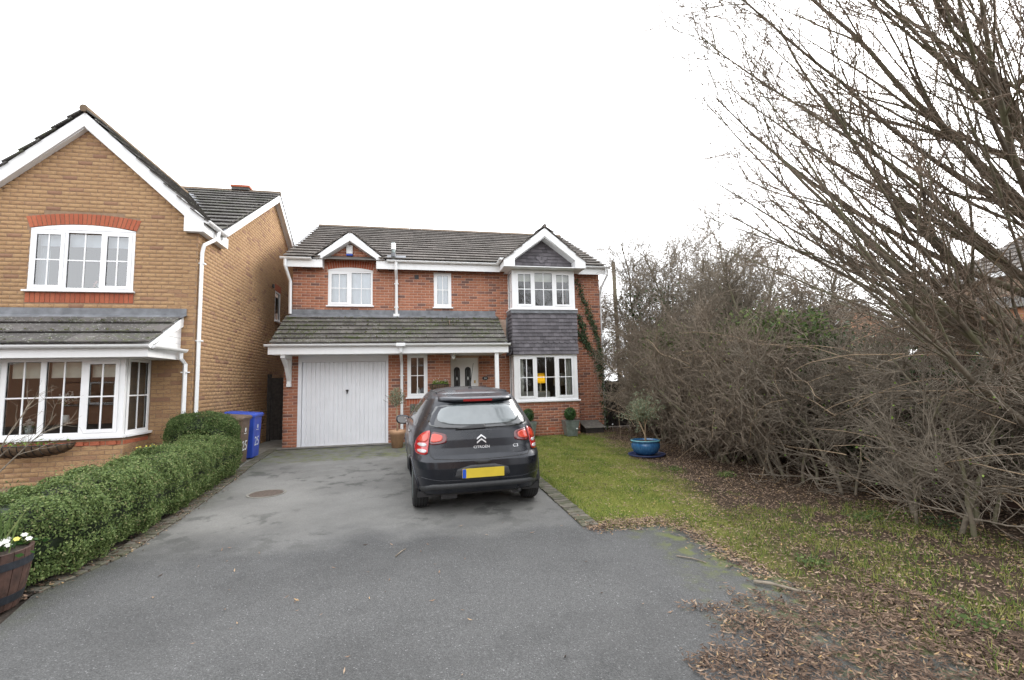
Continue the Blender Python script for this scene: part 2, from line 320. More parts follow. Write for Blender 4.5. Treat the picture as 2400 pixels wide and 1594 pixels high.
# ---- windows: frame > panes, glazing bars, gaskets, sill
def window(house, T, u0, u1, z0, z1, lights, fr=.05, sill=.035, glass='glass', bars=True, name='window', label=None, horns=.04):
    b = B(); D0, D1 = -.06, .0
    ja, jb = lights[0][0], lights[-1][1]; b.box(u0, ja, D0, D1, z0, z1, T).box(jb, u1, D0, D1, z0, z1, T).box(ja, jb, D0, D1, z0, z0+fr, T).box(ja, jb, D0, D1, z1-fr, z1, T)
    for (a, c, op), (a2, c2, o2) in zip(lights, lights[1:]): b.box(c, a2, D0, D1, z0+fr, z1-fr, T)
    gaps = []
    for (a, c, op) in lights:
        p, q = z0+fr, z1-fr
        if op:
            s_ = .045; e = .018; b.box(a-.012, a+s_, D1+.001, D1+e, p-.012, q+.012, T).box(c-s_, c+.012, D1+.001, D1+e, p-.012, q+.012, T).box(a+s_, c-s_, D1+.001, D1+e, p-.012, p+s_, T).box(a+s_, c-s_, D1+.001, D1+e, q-s_, q+.012, T)
            gaps.append((a+s_, c-s_, p+s_, q-s_, D1+.006))
        else: gaps.append((a, c, p, q, -.018))
    f = b.put(name, 'upvc', house, bevel=.004)
    if label: f['label'] = label
    for (a, c, p, q, d) in gaps:
        g = B(); k = .006; g.box(a, a+k, d-.012, d+.002, p, q, T).box(c-k, c, d-.012, d+.002, p, q, T).box(a+k, c-k, d-.012, d+.002, p, p+k, T).box(a+k, c-k, d-.012, d+.002, q-k, q, T); g.put('gasket', 'gasket', f)
        if bars:
            m, n = (a+c)/2, (p+q)/2; h = .011
            B().box(m-h, m+h, d-.008, d+.004, p, q, T).put('glazing_bar', 'upvc', f)
            for (x0, x1) in ((a, m-h), (m+h, c)): B().box(x0, x1, d-.008, d+.004, n-h, n+h, T).put('glazing_bar', 'upvc', f)
            for (x0, x1) in ((a+k, m-h), (m+h, c-k)):
                for (y0, y1) in ((p+k, n-h), (n+h, q-k)): B().quad(T(x0, d-.006, y0), T(x1, d-.006, y0), T(x1, d-.006, y1), T(x0, d-.006, y1)).put('pane', glass, f)
        else: B().quad(T(a, d-.006, p), T(c, d-.006, p), T(c, d-.006, q), T(a, d-.006, q)).put('pane', glass, f)
    if sill: B().box(u0-horns, u1+horns, -.03, .07, z0-sill, z0-.001, T).put('sill', 'upvc', f, bevel=.004)
    return f
def room(house, x0, x1, y0, y1, z0, z1, mat='interior', name='room'):
    b = B(); b.quad((x0, y1, z0), (x1, y1, z0), (x1, y1, z1), (x0, y1, z1)).quad((x0, y0, z0), (x0, y1, z0), (x0, y1, z1), (x0, y0, z1)).quad((x1, y0, z0), (x1, y1, z0), (x1, y1, z1), (x1, y0, z1))
    b.quad((x0, y0, z0), (x1, y0, z0), (x1, y1, z0), (x0, y1, z0)).quad((x0, y0, z1), (x1, y0, z1), (x1, y1, z1), (x0, y1, z1)); return b.put(name, mat, house)
def drape(house, T, u0, u1, z0, z1, d, mat, waves=14, amp=.015, name='curtain'):
    n = max(8, int(waves*6)); V = []; F = []
    for i in range(n+1):
        u = u0+(u1-u0)*i/n; dd = d+amp*math.sin(waves*2*math.pi*i/n+.6*math.sin(i*.3)); V += [T(u, dd, z0), T(u, dd, z1)]
    for i in range(n): F.append((2*i, 2*i+2, 2*i+3, 2*i+1))
    return put(name, V, F, mat, house, smooth=True)
# ---- pitched tiling
class Tiles:
    def __init__(s, house, mat): s.h = house; s.m = mat; s.list = []
    def lay(s, O, U, Sv, width, length, tw, gauge, skip=None, name=None, bond=.5, thick=.024):
        O, U, Sv = Vector(O), Vector(U).normalized(), Vector(Sv).normalized(); N = U.cross(Sv)
        if N.z < 0: N = -N; O = O+U*width; U = -U
        s.U, s.S, s.N = U, Sv, N; rows = max(1, int(round(length/gauge))); g = length/rows
        for r in range(rows):
            x = -tw*bond*(r % 2)
            while x < width-.01:
                a, b = max(x+.002, 0), min(x+tw-.002, width); x += tw
                if b-a < .03: continue
                c = O+U*((a+b)/2)+Sv*(r*g)
                if skip and skip(c+Sv*g*.5, (b-a)/2): continue
                s.list.append((c, b-a, min(g+.06, length-r*g+.01), U, Sv, N, thick))
        return s
    def finish(s, nmax=300, name='roof_tile'):
        s.list.sort(key=lambda e: (e[0]-Vector(CAM)).length); cache = {}; V = []; F = []; R = []
        for i, (c, wd, ln, U, Sv, N, th) in enumerate(s.list):
            h = wd/2; P = [(-h, 0, th*1.25), (h, 0, th*1.25), (h, ln, -th*.65), (-h, ln, -th*.65), (-h, 0, th*2.2), (h, 0, th*2.2), (h, ln, th*.3), (-h, ln, th*.3)]
            if i < nmax:
                key = (round(wd, 3), round(ln, 3), th)
                if key not in cache: o = B().hexa(P).put(name, s.m, s.h); cache[key] = o.data
                else: o = bpy.data.objects.new(name, cache[key]); COL.objects.link(o); adopt(o, s.h)
                o.location = c+N*random.uniform(-.002, .002); M3 = Matrix((U, Sv, N)).transposed(); o.rotation_euler = M3.to_euler()
            else:
                n = len(V); V += [tuple(c+U*p[0]+Sv*p[1]+N*p[2]) for p in P]; F += [tuple(n+k for k in f) for f in ((0, 3, 2, 1), (4, 5, 6, 7), (0, 1, 5, 4), (1, 2, 6, 5), (2, 3, 7, 6), (3, 0, 4, 7))]; R += [random.random()]*6
        if V: tag(put(name+'s', V, F, s.m, s.h, rvv=R), kind='stuff')
# ---- vegetation kit
def tubes(P, R, sides=3):
    N, K, _ = P.shape; T = np.gradient(P, axis=1); T /= np.linalg.norm(T, axis=2, keepdims=True)+1e-9
    ref = np.where(np.abs(T[:, :, 2:3]) > .9, np.array([1., 0, 0]), np.array([0, 0, 1.])); A = np.cross(T, ref); A /= np.linalg.norm(A, axis=2, keepdims=True)+1e-9; C = np.cross(T, A)
    th = 2*np.pi*np.arange(sides)/sides; V = P[:, :, None]+R[:, :, None, None]*(A[:, :, None]*np.cos(th)[None, None, :, None]+C[:, :, None]*np.sin(th)[None, None, :, None])
    idx = np.arange(N*K*sides).reshape(N, K, sides); a = idx[:, :-1]; b = idx[:, 1:]; F = np.stack([a, np.roll(a, -1, 2), np.roll(b, -1, 2), b], 3).reshape(-1, 4)
    return V.reshape(-1, 3), F
def unit(v): return v/(np.linalg.norm(v, axis=-1, keepdims=True)+1e-9)
def grow(st, di, ln, K, wig, bend=(0, 0, 0)):
    st = np.asarray(st, float); di = unit(np.asarray(di, float)); N = len(st); P = np.zeros((N, K, 3)); P[:, 0] = st; step = (np.asarray(ln)/(K-1))[:, None]; bend = np.asarray(bend, float)
    for k in range(1, K): di = unit(di+rng.normal(0, wig, (N, 3))+bend); P[:, k] = P[:, k-1]+di*step
    return P
def spawn(P, n, lo, hi, ang, up=(0, 0, 0)):
    N, K, _ = P.shape; i = np.repeat(np.arange(N), n); tt = rng.uniform(lo, hi, N*n)*(K-1); k = np.minimum(tt.astype(int), K-2); fr = (tt-k)[:, None]
    st = P[i, k]*(1-fr)+P[i, k+1]*fr; tg = unit(P[i, k+1]-P[i, k]); rd = unit(np.cross(tg, rng.normal(0, 1, (N*n, 3)))); a = np.radians(rng.normal(ang, ang*.25, N*n))[:, None]
    return st, unit(tg*np.cos(a)+rd*np.sin(a)+np.asarray(up)), tt/(K-1), i
def taper(R0, K, end=.3): return np.asarray(R0)[:, None]*np.linspace(1, end, K)[None]
def join(L):
    Vs = []; Fs = []; n = 0
    for V, F in L: Vs.append(V); Fs.append(F+n); n += len(V)
    return np.concatenate(Vs), np.concatenate(Fs)
def leaves(C, size, asp=.5, normal=None, spread=1., bendy=0.):
    N = len(C); nrm = rng.normal(0, 1, (N, 3))
    if normal is not None: nrm = unit(np.asarray(normal)+nrm*spread)
    else: nrm = unit(nrm)
    a = unit(np.cross(nrm, rng.normal(0, 1, (N, 3)))); b = np.cross(nrm, a); s = (np.asarray(size)*rng.uniform(.7, 1.3, N))[:, None]; lift = nrm*s*bendy
    V = np.stack([C-a*s*.5+lift, C+b*s*asp*.5-a*s*.05, C+a*s*.5+lift, C-b*s*asp*.5-a*s*.05], 1).reshape(-1, 3); F = np.arange(N*4).reshape(N, 4); return V, F
t = NT('door_glass'); MATS['door_glass'] = t.done((.02, .021, .022), .35, 0, .3)
t = NT('car_glass'); MATS['car_glass'] = t.done((.016, .018, .02), .06, 0, .9, Coat_Weight=.5)
# ================================================================== THE GROUND
def strip(name, rows, off, mat, nsub=1):
    b = B(); b2 = []
    for y, a, c in rows:
        xs = np.linspace(a, c, nsub+1); b2.append([(x, y, gz(y)+off) for x in xs])
    for r, q in zip(b2, b2[1:]):
        for i in range(nsub): b.quad(r[i], r[i+1], q[i+1], q[i])
    return tag(b.put(name, mat), kind='structure')
strip('ground', [(-120, -160, 160), (-15, -160, 160), (-1, -160, 160), (160, -160, 160)], -.03, 'soil')
KERB = [(-40, 1.0), (-14, .8), (-9.6, .55), (-8.9, .34), (-8.4, .2), (-7.6, .43), (-6.5, .38), (-4.7, .24), (-2.6, .03), (-1., -.06), (-.6, -.08)]
def kerbx(y): return float(np.interp(y, [k[0] for k in KERB], [k[1] for k in KERB]))
def drivex(y): return float(np.interp(y, [-40, -11.2, -10, -9.0, -8.45, -8.12, -8.02, -.6], [6.3, 6.35, 6.2, 6.05, 6.1, 5.9, 5.05, 5.0]))
ys = [-40, -20, -15, -12, -11.2, -10.5, -10, -9.6, -9.0, -8.9, -8.45, -8.4, -8.12, -8.02, -7.6, -7, -6.5, -4.7, -2.6, -1, -.6]
strip('driveway', [(y, kerbx(y)-.02, drivex(y)) for y in ys], -.004, 'tarmac')
strip('lawn', [(y, drivex(y)-.03, 16) for y in (-40, -15, -12, -11.2, -10.5, -10, -9.6, -9.0, -8.45, -8.12, -8.02, -7, -4.7, -2.6, -1, 12)], -.012, 'lawn')
strip('side_path', [(-3.4, -.95, -.02), (-2.6, -.92, -.02), (-1, -.9, -.06), (2, -.88, .0)], .002, 'concrete')
strip('threshold', [(-1.0, -.1, 4.9), (-.55, -.1, 4.9)], .012, 'concrete')
strip('front_bed', [(-9.2, -6, .12), (-7.6, -6, .22), (-4.7, -6, .05), (-3.45, -6, -.1)], -.002, 'soil')
def edging(x_of, y0, y1, wd, label):
    e = B(); rows = np.arange(y0, y1, .5).tolist()+[y1]
    for a, c in zip(rows, rows[1:]): e.quad((x_of(a)-wd, a, gz(a)+.002), (x_of(a), a, gz(a)+.002), (x_of(c), c, gz(c)+.002), (x_of(c)-wd, c, gz(c)+.002))
    root = tag(e.put('block_edging', 'soil'), label, None, None, 'structure'); me = None; y = y0
    while y < y1-.1:
        if me is None:
            o = B().box(-wd/2+.004, wd/2-.004, .004, .096, -.05, .016).put('paving_block', 'block', root, bevel=.006); me = o.data
        else:
            o = bpy.data.objects.new('paving_block', me); COL.objects.link(o); adopt(o, root); m = o.modifiers.new('bevel', 'BEVEL'); m.width = .006; m.segments = 2
        o.location = (x_of(y)-wd/2+random.uniform(-.006, .006), y, gz(y)+random.uniform(-.004, .004)); o.rotation_euler = (random.uniform(-.02, .02), random.uniform(-.03, .03), math.atan2(-(x_of(y+.1)-x_of(y)), .1)+random.uniform(-.03, .03))
        y += .1
t = NT('block'); p = t.pos(); r = t.rv(); c = t.ramp(r, [(0, (.10, .092, .08)), (.5, (.14, .125, .105)), (1, (.18, .16, .135))]); nz = t.noise(p, 7, 5, .65)
c = t.mix(t.ramp(nz, [(.38, 0), (.6, .8)]), c, (.065, .07, .038)); t.bump(t.noise(p, 60, 3), .5, .005); MATS['block'] = t.done(c, .92, 0, .25)
edging(kerbx, -8.35, -.7, .19, 'mossy block edging between hedge and driveway'); edging(lambda y: 5.0+.21, -8.02, -1.6, .2, 'block edging between lawn and driveway')
mh = thing('manhole_cover', 'round brown metal manhole cover set in the driveway', 'manhole cover', (1.03, -5.37, gz(-5.37)))
simple('rust_iron', (.10, .075, .06), .75, .35, 25, metal=.3, bump=.6, bsc=80)
def disc(r0, r1, z0, z1, c, n=40): return B().lathe([(r0, z0), (r0, z1), (r1, z1), (r1, z0)], c, n)
B().lathe([(.001, .001), (.225, .001), (.235, -.01)], (1.03, -5.37, gz(-5.37)), 40).put('lid', 'rust_iron', mh); disc(.245, .27, -.01, .002, (1.03, -5.37, gz(-5.37))).put('frame', 'concrete', mh)
# ================================================================== RIGHT-HAND HOUSE (red brick, number 24)
H = thing('brick_house', 'red brick detached house with white garage door, tiled porch roof and two-storey bay', 'house', (4.35, 2, 0))
GY = -.67; F0 = frontT(0); FG = frontT(GY); BY = -.6; FB = frontT(BY); BX0, BX1 = 5.84, 7.72
W1 = (.89, 2.05, 3.66, 4.62); W2 = (3.72, 4.21, 3.64, 4.64); W3 = (2.99, 3.51, 1.15, 2.27)
bw = Wall(H, 'brick_red')
bw.lay(F0, 0, 0, BX0+.02, 3.3, 4.81, [W1, W2, (.86, 2.08, 4.62, 4.86)])
bw.lay(F0, 0, 4.11, BX0+.02, 0, 2.6, [(4.14, 4.97, 0, 2.25)]); bw.lay(F0, 0, BX1-.02, 8.71, 0, 4.81)
bw.lay(F0, 0, 0, 1, 4.80, 5.6, outl=lambda z: (max(.6, 1.475-(5.68-z)*1.0), min(2.36, 1.475+(5.68-z)*1.0)), holes=[(.86, 2.08, 4.6, 4.86), (1.08, 1.86, 4.8, 4.91)])
bw.lay(FG, 0, 0, .335, 0, 2.3); bw.lay(FG, 0, 2.505, 4.11, 0, 2.34, [W3, (2.97, 3.53, .9, 1.15)]); bw.lay(FB, 0, BX0, BX1, 0, .92, [(6.78, 7.0, .14, .22)])
bw.lay(sideT(BX0, -1), -math.pi/2, BY, 0, 0, .92); bw.lay(sideT(4.11, 1), math.pi/2, GY, 0, 0, 2.3)


bw.finish()
b = B(); panel(b, F0, 0, BX0+.1, 3.2, 4.8, [W1, W2]); panel(b, F0, 4.0, BX0+.1, -.1, 3.2, [(4.17, 4.94, -.1, 2.2)]); panel(b, F0, BX1-.1, 8.71, -.1, 4.8); panel(b, F0, BX0+.1, BX1-.1, 4.6, 4.8)
b.poly([F0(.5, 0, 4.8), F0(2.47, 0, 4.8), F0(1.475, 0, 5.75)]); panel(b, FG, 0, .335, -.1, 2.4); panel(b, FG, 2.505, 4.11, -.1, 2.4, [W3]); panel(b, FB, BX0, BX1, -.1, .94)
b.quad((BX0, BY, -.1), (BX0, 0, -.1), (BX0, 0, .94), (BX0, BY, .94)).quad((BX1, BY, -.1), (BX1, 0, -.1), (BX1, 0, .94), (BX1, BY, .94)).quad((4.11, GY, -.1), (4.11, 0, -.1), (4.11, 0, 3.2), (4.11, GY, 3.2))
b.quad((0, GY, -.1), (0, 8, -.1), (0, 8, 4.8), (0, GY, 3.0)).quad((8.71, 0, -.1), (8.71, 8, -.1), (8.71, 8, 4.8), (8.71, 0, 4.8)).quad((0, 8, -.1), (8.71, 8, -.1), (8.71, 8, 4.8), (0, 8, 4.8))
b.poly([(0, 0, 4.8), (0, 8, 4.8), (0, 4, 7.0)]).poly([(8.71, 0, 4.8), (8.71, 8, 4.8), (8.71, 4, 7.0)]); b.put('wall', 'mortar_red', H)
def soldiers(house, T, u0, u1, zlo, zhi, rise, n, mat='brick_smooth', yy=.008):
    mid = (u0+u1)/2; hw = (u1-u0)/2
    for i in range(n):
        a, c = u0+(u1-u0)*i/n+.006, u0+(u1-u0)*(i+1)/n-.006
        def zz(u, z): return z+rise*(1-((u-mid)/hw)**2)
        k = .10*rise/.1; sp = lambda u: u+(u-mid)*k*.9
        P = [(a, zz(a, zlo)), (c, zz(c, zlo)), (sp(c), zz(c, zhi)), (sp(a), zz(a, zhi))]
        B().prism(P, lambda u, z, d: T(u, d, z), yy, -.02).put('brick', mat, house)
soldiers(H, F0, .88, 2.06, 4.655, 4.85, .07, 19); soldiers(H, FG, 2.97, 3.53, .93, 1.105, 0, 8)
# arched head panel over the left bedroom window
pts = [(W1[0], 4.622)]+[(W1[0]+(W1[1]-W1[0])*i/12, 4.645+.07*(1-(i/6-1)**2)) for i in range(13)]+[(W1[1], 4.622)]
B().prism(pts, lambda u, z, d: F0(u, d, z), .005, -.05).put('window_head', 'upvc', H)
w1 = window(H, F0, *W1, [(W1[0]+.05, 1.42, 1), (1.50, W1[1]-.05, 0)], glass='glass_up'); w2 = window(H, F0, *W2, [(W2[0]+.05, W2[1]-.05, 1)], glass='glass_up'); w3 = window(H, FG, *W3, [(W3[0]+.05, W3[1]-.05, 1)])
for (a, c, p, q), o in ((W1, w1), (W2, w2)): drape(o, F0, a, c, p, q, -.10, 'net', 9, .012)
room(H, W3[0]-.4, W3[1]+.3, GY+.08, 1.5, .6, 2.35); room(H, W1[0]-.5, W1[1]+.5, .1, 2.5, 3.3, 4.7); room(H, W2[0]-.4, W2[1]+.4, .1, 2, 3.3, 4.7)
vs = thing('flower_vase', 'small pale vase on the narrow ground-floor window ledge', 'vase', (3.27, GY+.14, 1.2)); B().lathe([(.03, 0), (.055, .05), (.05, .12), (.025, .17), (.03, .2)], (3.27, GY+.14, 1.2), 16).put('body', 'white_print', vs, True)
# ---- bay
def bay_window(z0, z1, lab):
    f = window(H, FB, BX0+.02, BX1-.02, z0, z1, [(5.99, 6.44, 1), (6.52, 7.03, 0), (7.11, 7.57, 1)], fr=.085, sill=.04, name='window', label=lab, horns=.05, glass='glass')
    window(H, sideT(BX0+.02, -1), BY+.06, .0, z0, z1, [(BY+.12, -.05, 0)], fr=.045, sill=.04, name='window', horns=.05); B().box(BX1-.08, BX1-.02, BY+.05, 0, z0, z1).put('bay_side_panel', 'upvc', f)
    return f
wu = bay_window(3.53, 4.64, 'first-floor bay window with raised blind'); wl_ = bay_window(.96, 2.24, 'ground-floor bay window with a lit yellow lamp inside')
room(H, BX0+.08, BX1-.08, BY+.07, 3.2, .5, 2.3); room(H, BX0+.08, BX1-.08, BY+.07, 3.2, 3.3, 4.75)
drape(wl_, FB, 5.93, 6.16, 1.0, 2.2, -.16, 'curtain', 4, .02); drape(wl_, FB, 7.38, 7.66, 1.0, 2.2, -.16, 'curtain', 4, .02); drape(wu, FB, 5.95, 7.62, 4.33, 4.6, -.12, 'blind', 3, .01, 'blind')
def lamp(x, y, z, shade, glow, nm, lab, hgt=.26, r=.14):
    L = thing('table_lamp', lab, 'lamp', (x, y, z)); B().lathe([(.001, 0), (.07, 0), (.06, .03), (.02, .06), (.03, .2), (.015, .32)], (x, y, z), 16).put('base', 'white_print', L, True)
    B().lathe([(r, .3), (r*.88, .3+hgt)], (x, y, z), 24).put('lamp_shade', shade, L, True)
    if glow: B().lathe([(.001, .34), (.035, .36), (.045, .4), (.03, .46), (.001, .48)], (x, y, z), 12).put('bulb', 'bulb', L, True)
    return L
t = NT('bulb'); t.done((1, .8, .4), .5, Emission_Color=(1, .72, .3), Emission_Strength=6.); MATS['bulb'] = t.m
m_leaf('shade_yellow', [(0, (.72, .5, .03)), (1, (.78, .55, .04))], .8, .1, .6); m_leaf('shade_white', [(0, (.7, .68, .62)), (1, (.75, .73, .68))], .8, .1, .4)
lamp(6.86, .35, 1.13, 'shade_yellow', True, 'y', 'glowing yellow drum lamp seen through the bay window', .3, .15); lamp(7.42, .2, 1.05, 'shade_white', False, 'w', 'white lampshade seen through the right bay light', .36, .19)
sf = thing('sofa', 'pale armchair back seen through the bay window', 'sofa', (6.5, .1, .5)); B().box(6.1, 6.62, .1, .3, .5, 1.2).put('backrest', 'curtain', sf, bevel=.05); B().box(6.66, 7.1, .1, .3, .5, 1.2).put('backrest', 'curtain', sf, bevel=.05)
# tile hanging below and above
th = Tiles(H, 'tile_hung')
flare = lambda z: .05*max(0, (2.55-z)/.3)**1.4 if z < 2.55 else 0
rows = 12; z = 2.24; g = (3.46-2.24)/rows
def hung(T, ang, u0, u1, zz, g, scal=False, thick=.014, base=0.):
    n = max(1, int(round((u1-u0)/.165))); st = (u1-u0)/n; k = int(round(zz/g)) % 2
    for i in range(-1, n+1):
        a = u0+(i+.5*k)*st; c = a+st-.003; a, c = max(a, u0), min(c, u1)
        if c-a < .03: continue
        m = (a+c)/2; hw = (c-a)/2
        low = [(-hw, .0), (hw, 0)] if not scal else [(-hw, g*.45)]+[(-hw*math.cos(x), g*.45-g*.45*math.sin(x)) for x in np.linspace(.3, math.pi-.3, 5)]+[(hw, g*.45)]
        P = low+[(hw, g+.03), (-hw, g+.03)]
        bb = B(); n0 = len(P); f_ = base+flare(zz); f2 = base+flare(zz+g)
        q0 = [T(m+p_[0], f2+(f_-f2)*(1-p_[1]/g)+thick*1.9*(1-.8*p_[1]/g)+.004, zz+p_[1]) for p_ in P]; q1 = [T(m+p_[0], f2+(f_-f2)*(1-p_[1]/g)+thick*1.9*(1-.8*p_[1]/g)-thick+.002, zz+p_[1]) for p_ in P]
        bb.v = [tuple(x) for x in q0+q1]; bb.f = [tuple(range(n0))]+[(j, (j+1) % n0, n0+(j+1) % n0, n0+j) for j in range(n0)]
        bb.put('hung_tile', 'tile_hung', H)
for r in range(rows):
    zz = z+r*g; hung(FB, 0, BX0-.0, BX1+.02, zz, g, scal=(r in (3, 11)))
    hung(sideT(BX0, -1), 0, BY-.02, 0, zz, g)
b = B(); b.box(BX0, BX1, BY, .0, 2.245, 3.49); b.put('bay_spandrel', 'tile_hung', H); B().box(BX0-.03, BX1+.04, BY-.045, BY-.005, 3.40, 3.49).put('flashing', 'lead', H); B().box(BX0-.035, BX0-.002, BY, 0, 3.40, 3.488).put('flashing', 'lead', H)
B().box(BX0-.06, BX0-.03, -.08, 0.0, 2.3, 3.35).put('flashing', 'lead', H)
# bay gable
GC, GP = 6.755, -.95
def gable_roof(cx, yf, zap, zfoot, half, yback, name_lbl, tilemat, tw=.3, gauge=.33):
    tg = Tiles(H, tilemat); sl = math.hypot(half, zap-zfoot)
    for s_ in (-1, 1):
        O = (cx+s_*half, yf if s_ < 0 else yback, zfoot); U = (0, 1 if s_ < 0 else -1, 0); Sv = (-s_*half, 0, zap-zfoot)
        tg.lay(O, U, Sv, yback-yf, sl, tw, gauge, skip=lambda c, h: c.z < 4.89+.538*(c.y+.33)-.08)
    tg.finish(60); r = B(); n = 9
    r.tube([(cx, yf-.01, zap+.0), (cx, yback, zap+.0)], .055, 8); r.put('ridge_tile', 'tile_roof', H)
gable_roof(GC, GP-.03, 5.82, 4.80, 1.18, 1.55, '', 'tile_roof'); gable_roof(1.475, -.29, 5.67, 4.90, .96, 1.3, '', 'tile_roof')
def barge(cx, yf, zap, half_in, zin, foot_in, foot_out, zf0, zf1, dep=.03, cut=.24, par=None):
    # two boards meeting at the apex, each ending in a boxed foot
    for s_ in (-1, 1):
        P = [(cx, zap), (cx, zap-cut), (cx+s_*(foot_in), zf1), (cx+s_*foot_in, zf0), (cx+s_*foot_out, zf0), (cx+s_*foot_out, zf1-.02)]
        if s_ < 0: P = P[::-1]
        B().prism(P, lambda u, z, d: (u, yf+d, z), 0, dep).put('bargeboard', 'trim', par or H, bevel=.004)
barge(GC, GP, 5.77, 0, 0, .87, 1.18, 4.64, 4.86); barge(1.475, -.265, 5.65, 0, 0, .69, .93, 4.64, 4.91, cut=.25)
for s_ in (-1, 1):              # soffits behind the barge feet and cheeks of the bay gable
    a, c = sorted((GC+s_*.87, GC+s_*1.18)); B().box(a, c, GP+.032, -.27, 4.645, 4.85).put('soffit_box', 'trim', H)
    B().prism([(GC+s_*.87, 4.86), (GC, 5.50), (GC, 5.53), (GC+s_*.9, 4.87)], lambda u, z, d: (u, d, z), GP+.03, BY).put('soffit', 'trim', H)
    B().prism([(1.475+s_*.69, 4.91), (1.475, 5.39), (1.475, 5.42), (1.475+s_*.71, 4.92)], lambda u, z, d: (u, d, z), -.234, 0).put('soffit', 'trim', H)
    a, c = sorted((1.475+s_*.69, 1.475+s_*.705)); B().box(a, c, -.234, -.002, 4.645, 4.91).put('soffit_box', 'trim', H)
B().box(BX0-.1, BX1+.1, GP+.032, 0, 4.648, 4.67).put('soffit', 'trim', H)
B().prism([(BX0+.02, 4.665), (BX1-.02, 4.665), (BX1-.02, 4.88), (GC, 5.60), (BX0+.02, 4.88)], lambda u, z, d: (u, d, z), BY+.03, BY+.001).put('gable_panel', 'tile_hung', H)
for r in range(9):              # gable tiles, with scalloped rows at the middle
    zz = 4.67+r*.096; hw = min(BX1-GC-.02, (5.52-zz)/.735-.02)
    if hw > .1: hung(frontT(BY-.004), 0, GC-hw, GC+hw, zz, .096, base=0)
for i, j in ((0, 0), (-.5, 1), (.5, 1), (0, 2)):
    P = [(-.075, .07)]+[(-.075*math.cos(x), .07-.07*math.sin(x)) for x in np.linspace(.2, math.pi-.2, 6)]+[(.075, .07), (.075, .1), (-.075, .1)]
    B().prism([(GC-.02+i*.17+p_[0], 4.84+j*.085+p_[1]) for p_ in P], lambda u, z, d: (u, BY-d, z), .045-.006*j, .02).put('hung_tile', 'tile_hung', H)
# ---- main roof
RT = Tiles(H, 'tile_roof'); RS = (0, 4.33, 2.33); RL = math.hypot(4.33, 2.33)
def skipm(c, h):
    if abs(c.x-1.475) < .96 and c.z < 5.67-(abs(c.x-1.475))*.80-.06: return True
    if abs(c.x-GC) < 1.18 and c.z < 5.82-abs(c.x-GC)*.865-.06: return True
    return False
RT.lay((-.17, -.33, 4.89), (1, 0, 0), RS, 9.02, RL, .3, .337, skip=skipm); RT.finish(300)
b = B(); b.quad((-.14, -.30, 4.87), (8.86, -.30, 4.87), (8.86, 4, 7.2), (-.14, 4, 7.2)); b.quad((-.14, 8.45, 4.84), (8.86, 8.45, 4.84), (8.86, 4, 7.2), (-.14, 4, 7.2)); b.put('roof_deck', 'tile_roof', H)
for i in range(20): B().tube([(-.16+i*.451, 4, 7.2), (-.16+i*.451+.445, 4, 7.2)], .075, 8).put('ridge_tile', 'tile_edge', H)
for s_, x in ((-1, -.1), (1, 8.82)):
    B().prism([(-.28, 4.66), (-.28, 4.84), (4, 7.17), (4, 6.99)], lambda y, z, d: (d, y, z), x-.012, x+.012).put('bargeboard', 'trim', H)
# fascias, soffits, gutters
def fascia(x0, x1, y, z0, z1, soff=0):
    B().box(x0, x1, y, y+.02, z0, z1).put('fascia', 'trim', H, bevel=.003)
    if soff: B().box(x0, x1, y+.021, soff, z0+.004, z0+.016).put('soffit', 'trim', H)
def gutter(par, pts, r=.055, cap=True, name='gutter'):
    b = B(); pts = [Vector(q) for q in pts]; n = 9
    for a, c in zip(pts, pts[1:]):
        d = (c-a).normalized(); sd_ = Vector((-d.y, d.x, 0)); k = len(b.v)
        for q in (a, c):
            for rr in (r, r-.005):
                for j in range(n): th_ = math.pi+math.pi*j/(n-1); b.v.append(tuple(q+sd_*rr*math.cos(th_)+Vector((0, 0, rr*math.sin(th_)))))
        for j in range(n-1): b.f += [(k+j, k+j+1, k+2*n+j+1, k+2*n+j), (k+n+j, k+3*n+j, k+3*n+j+1, k+n+j+1)]
        b.f += [(k, k+2*n, k+3*n, k+n), (k+n-1, k+2*n-1, k+4*n-1, k+3*n-1)]
        b.f += [tuple(k+j for j in range(n)), tuple(k+2*n+j for j in range(n))]
    o = b.put(name, 'gutter', par, smooth=False)
    L = (pts[1]-pts[0]).length; m = max(1, int(L/.9))
    for i in range(m+1):
        q = pts[0].lerp(pts[1], (i+.02)/(m+.04)); d = (pts[1]-pts[0]).normalized()*.014; bb = B(); sd_ = Vector((-d.y, d.x, 0)).normalized(); V0 = []
        for e in (-1, 1):
            for j in range(n): th_ = math.pi+math.pi*j/(n-1); bb.v.append(tuple(q+d*e+sd_*(r+.007)*math.cos(th_)+Vector((0, 0, (r+.007)*math.sin(th_)))))
        for j in range(n-1): bb.f.append((j, j+1, n+j+1, n+j))
        bb.f += [tuple(range(n)), tuple(range(n, 2*n))]; bb.put('gutter_bracket', 'gutter', o)
    return o
def pipe(par, pts, r=.036, clips=(), name='downpipe'):
    o = B().tube(pts, r*1.2, 4).put(name, 'trim', par, bevel=.006)
    for c in clips: B().box(c[0]-.06, c[0]+.06, c[1]-.045, c[1]+.05, c[2]-.012, c[2]+.012).put('pipe_clip', 'trim', o)
    return o
fascia(-.15, .545, -.265, 4.64, 4.86, 0); fascia(2.405, 5.575, -.265, 4.64, 4.86, 0); fascia(7.935, 8.84, -.265, 4.64, 4.86, 0); B().box(-.15, -.125, -.244, 0, 4.64, 4.87).put('soffit_box', 'trim', H)
gutter(H, [(-.24, -.325, 4.88), (.52, -.325, 4.88)]); gutter(H, [(2.44, -.325, 4.875), (5.53, -.325, 4.875)]); gutter(H, [(7.96, -.325, 4.875), (8.95, -.325, 4.875)]); gutter(H, [(5.52, -.29, 4.88), (5.52, -.93, 4.88)])
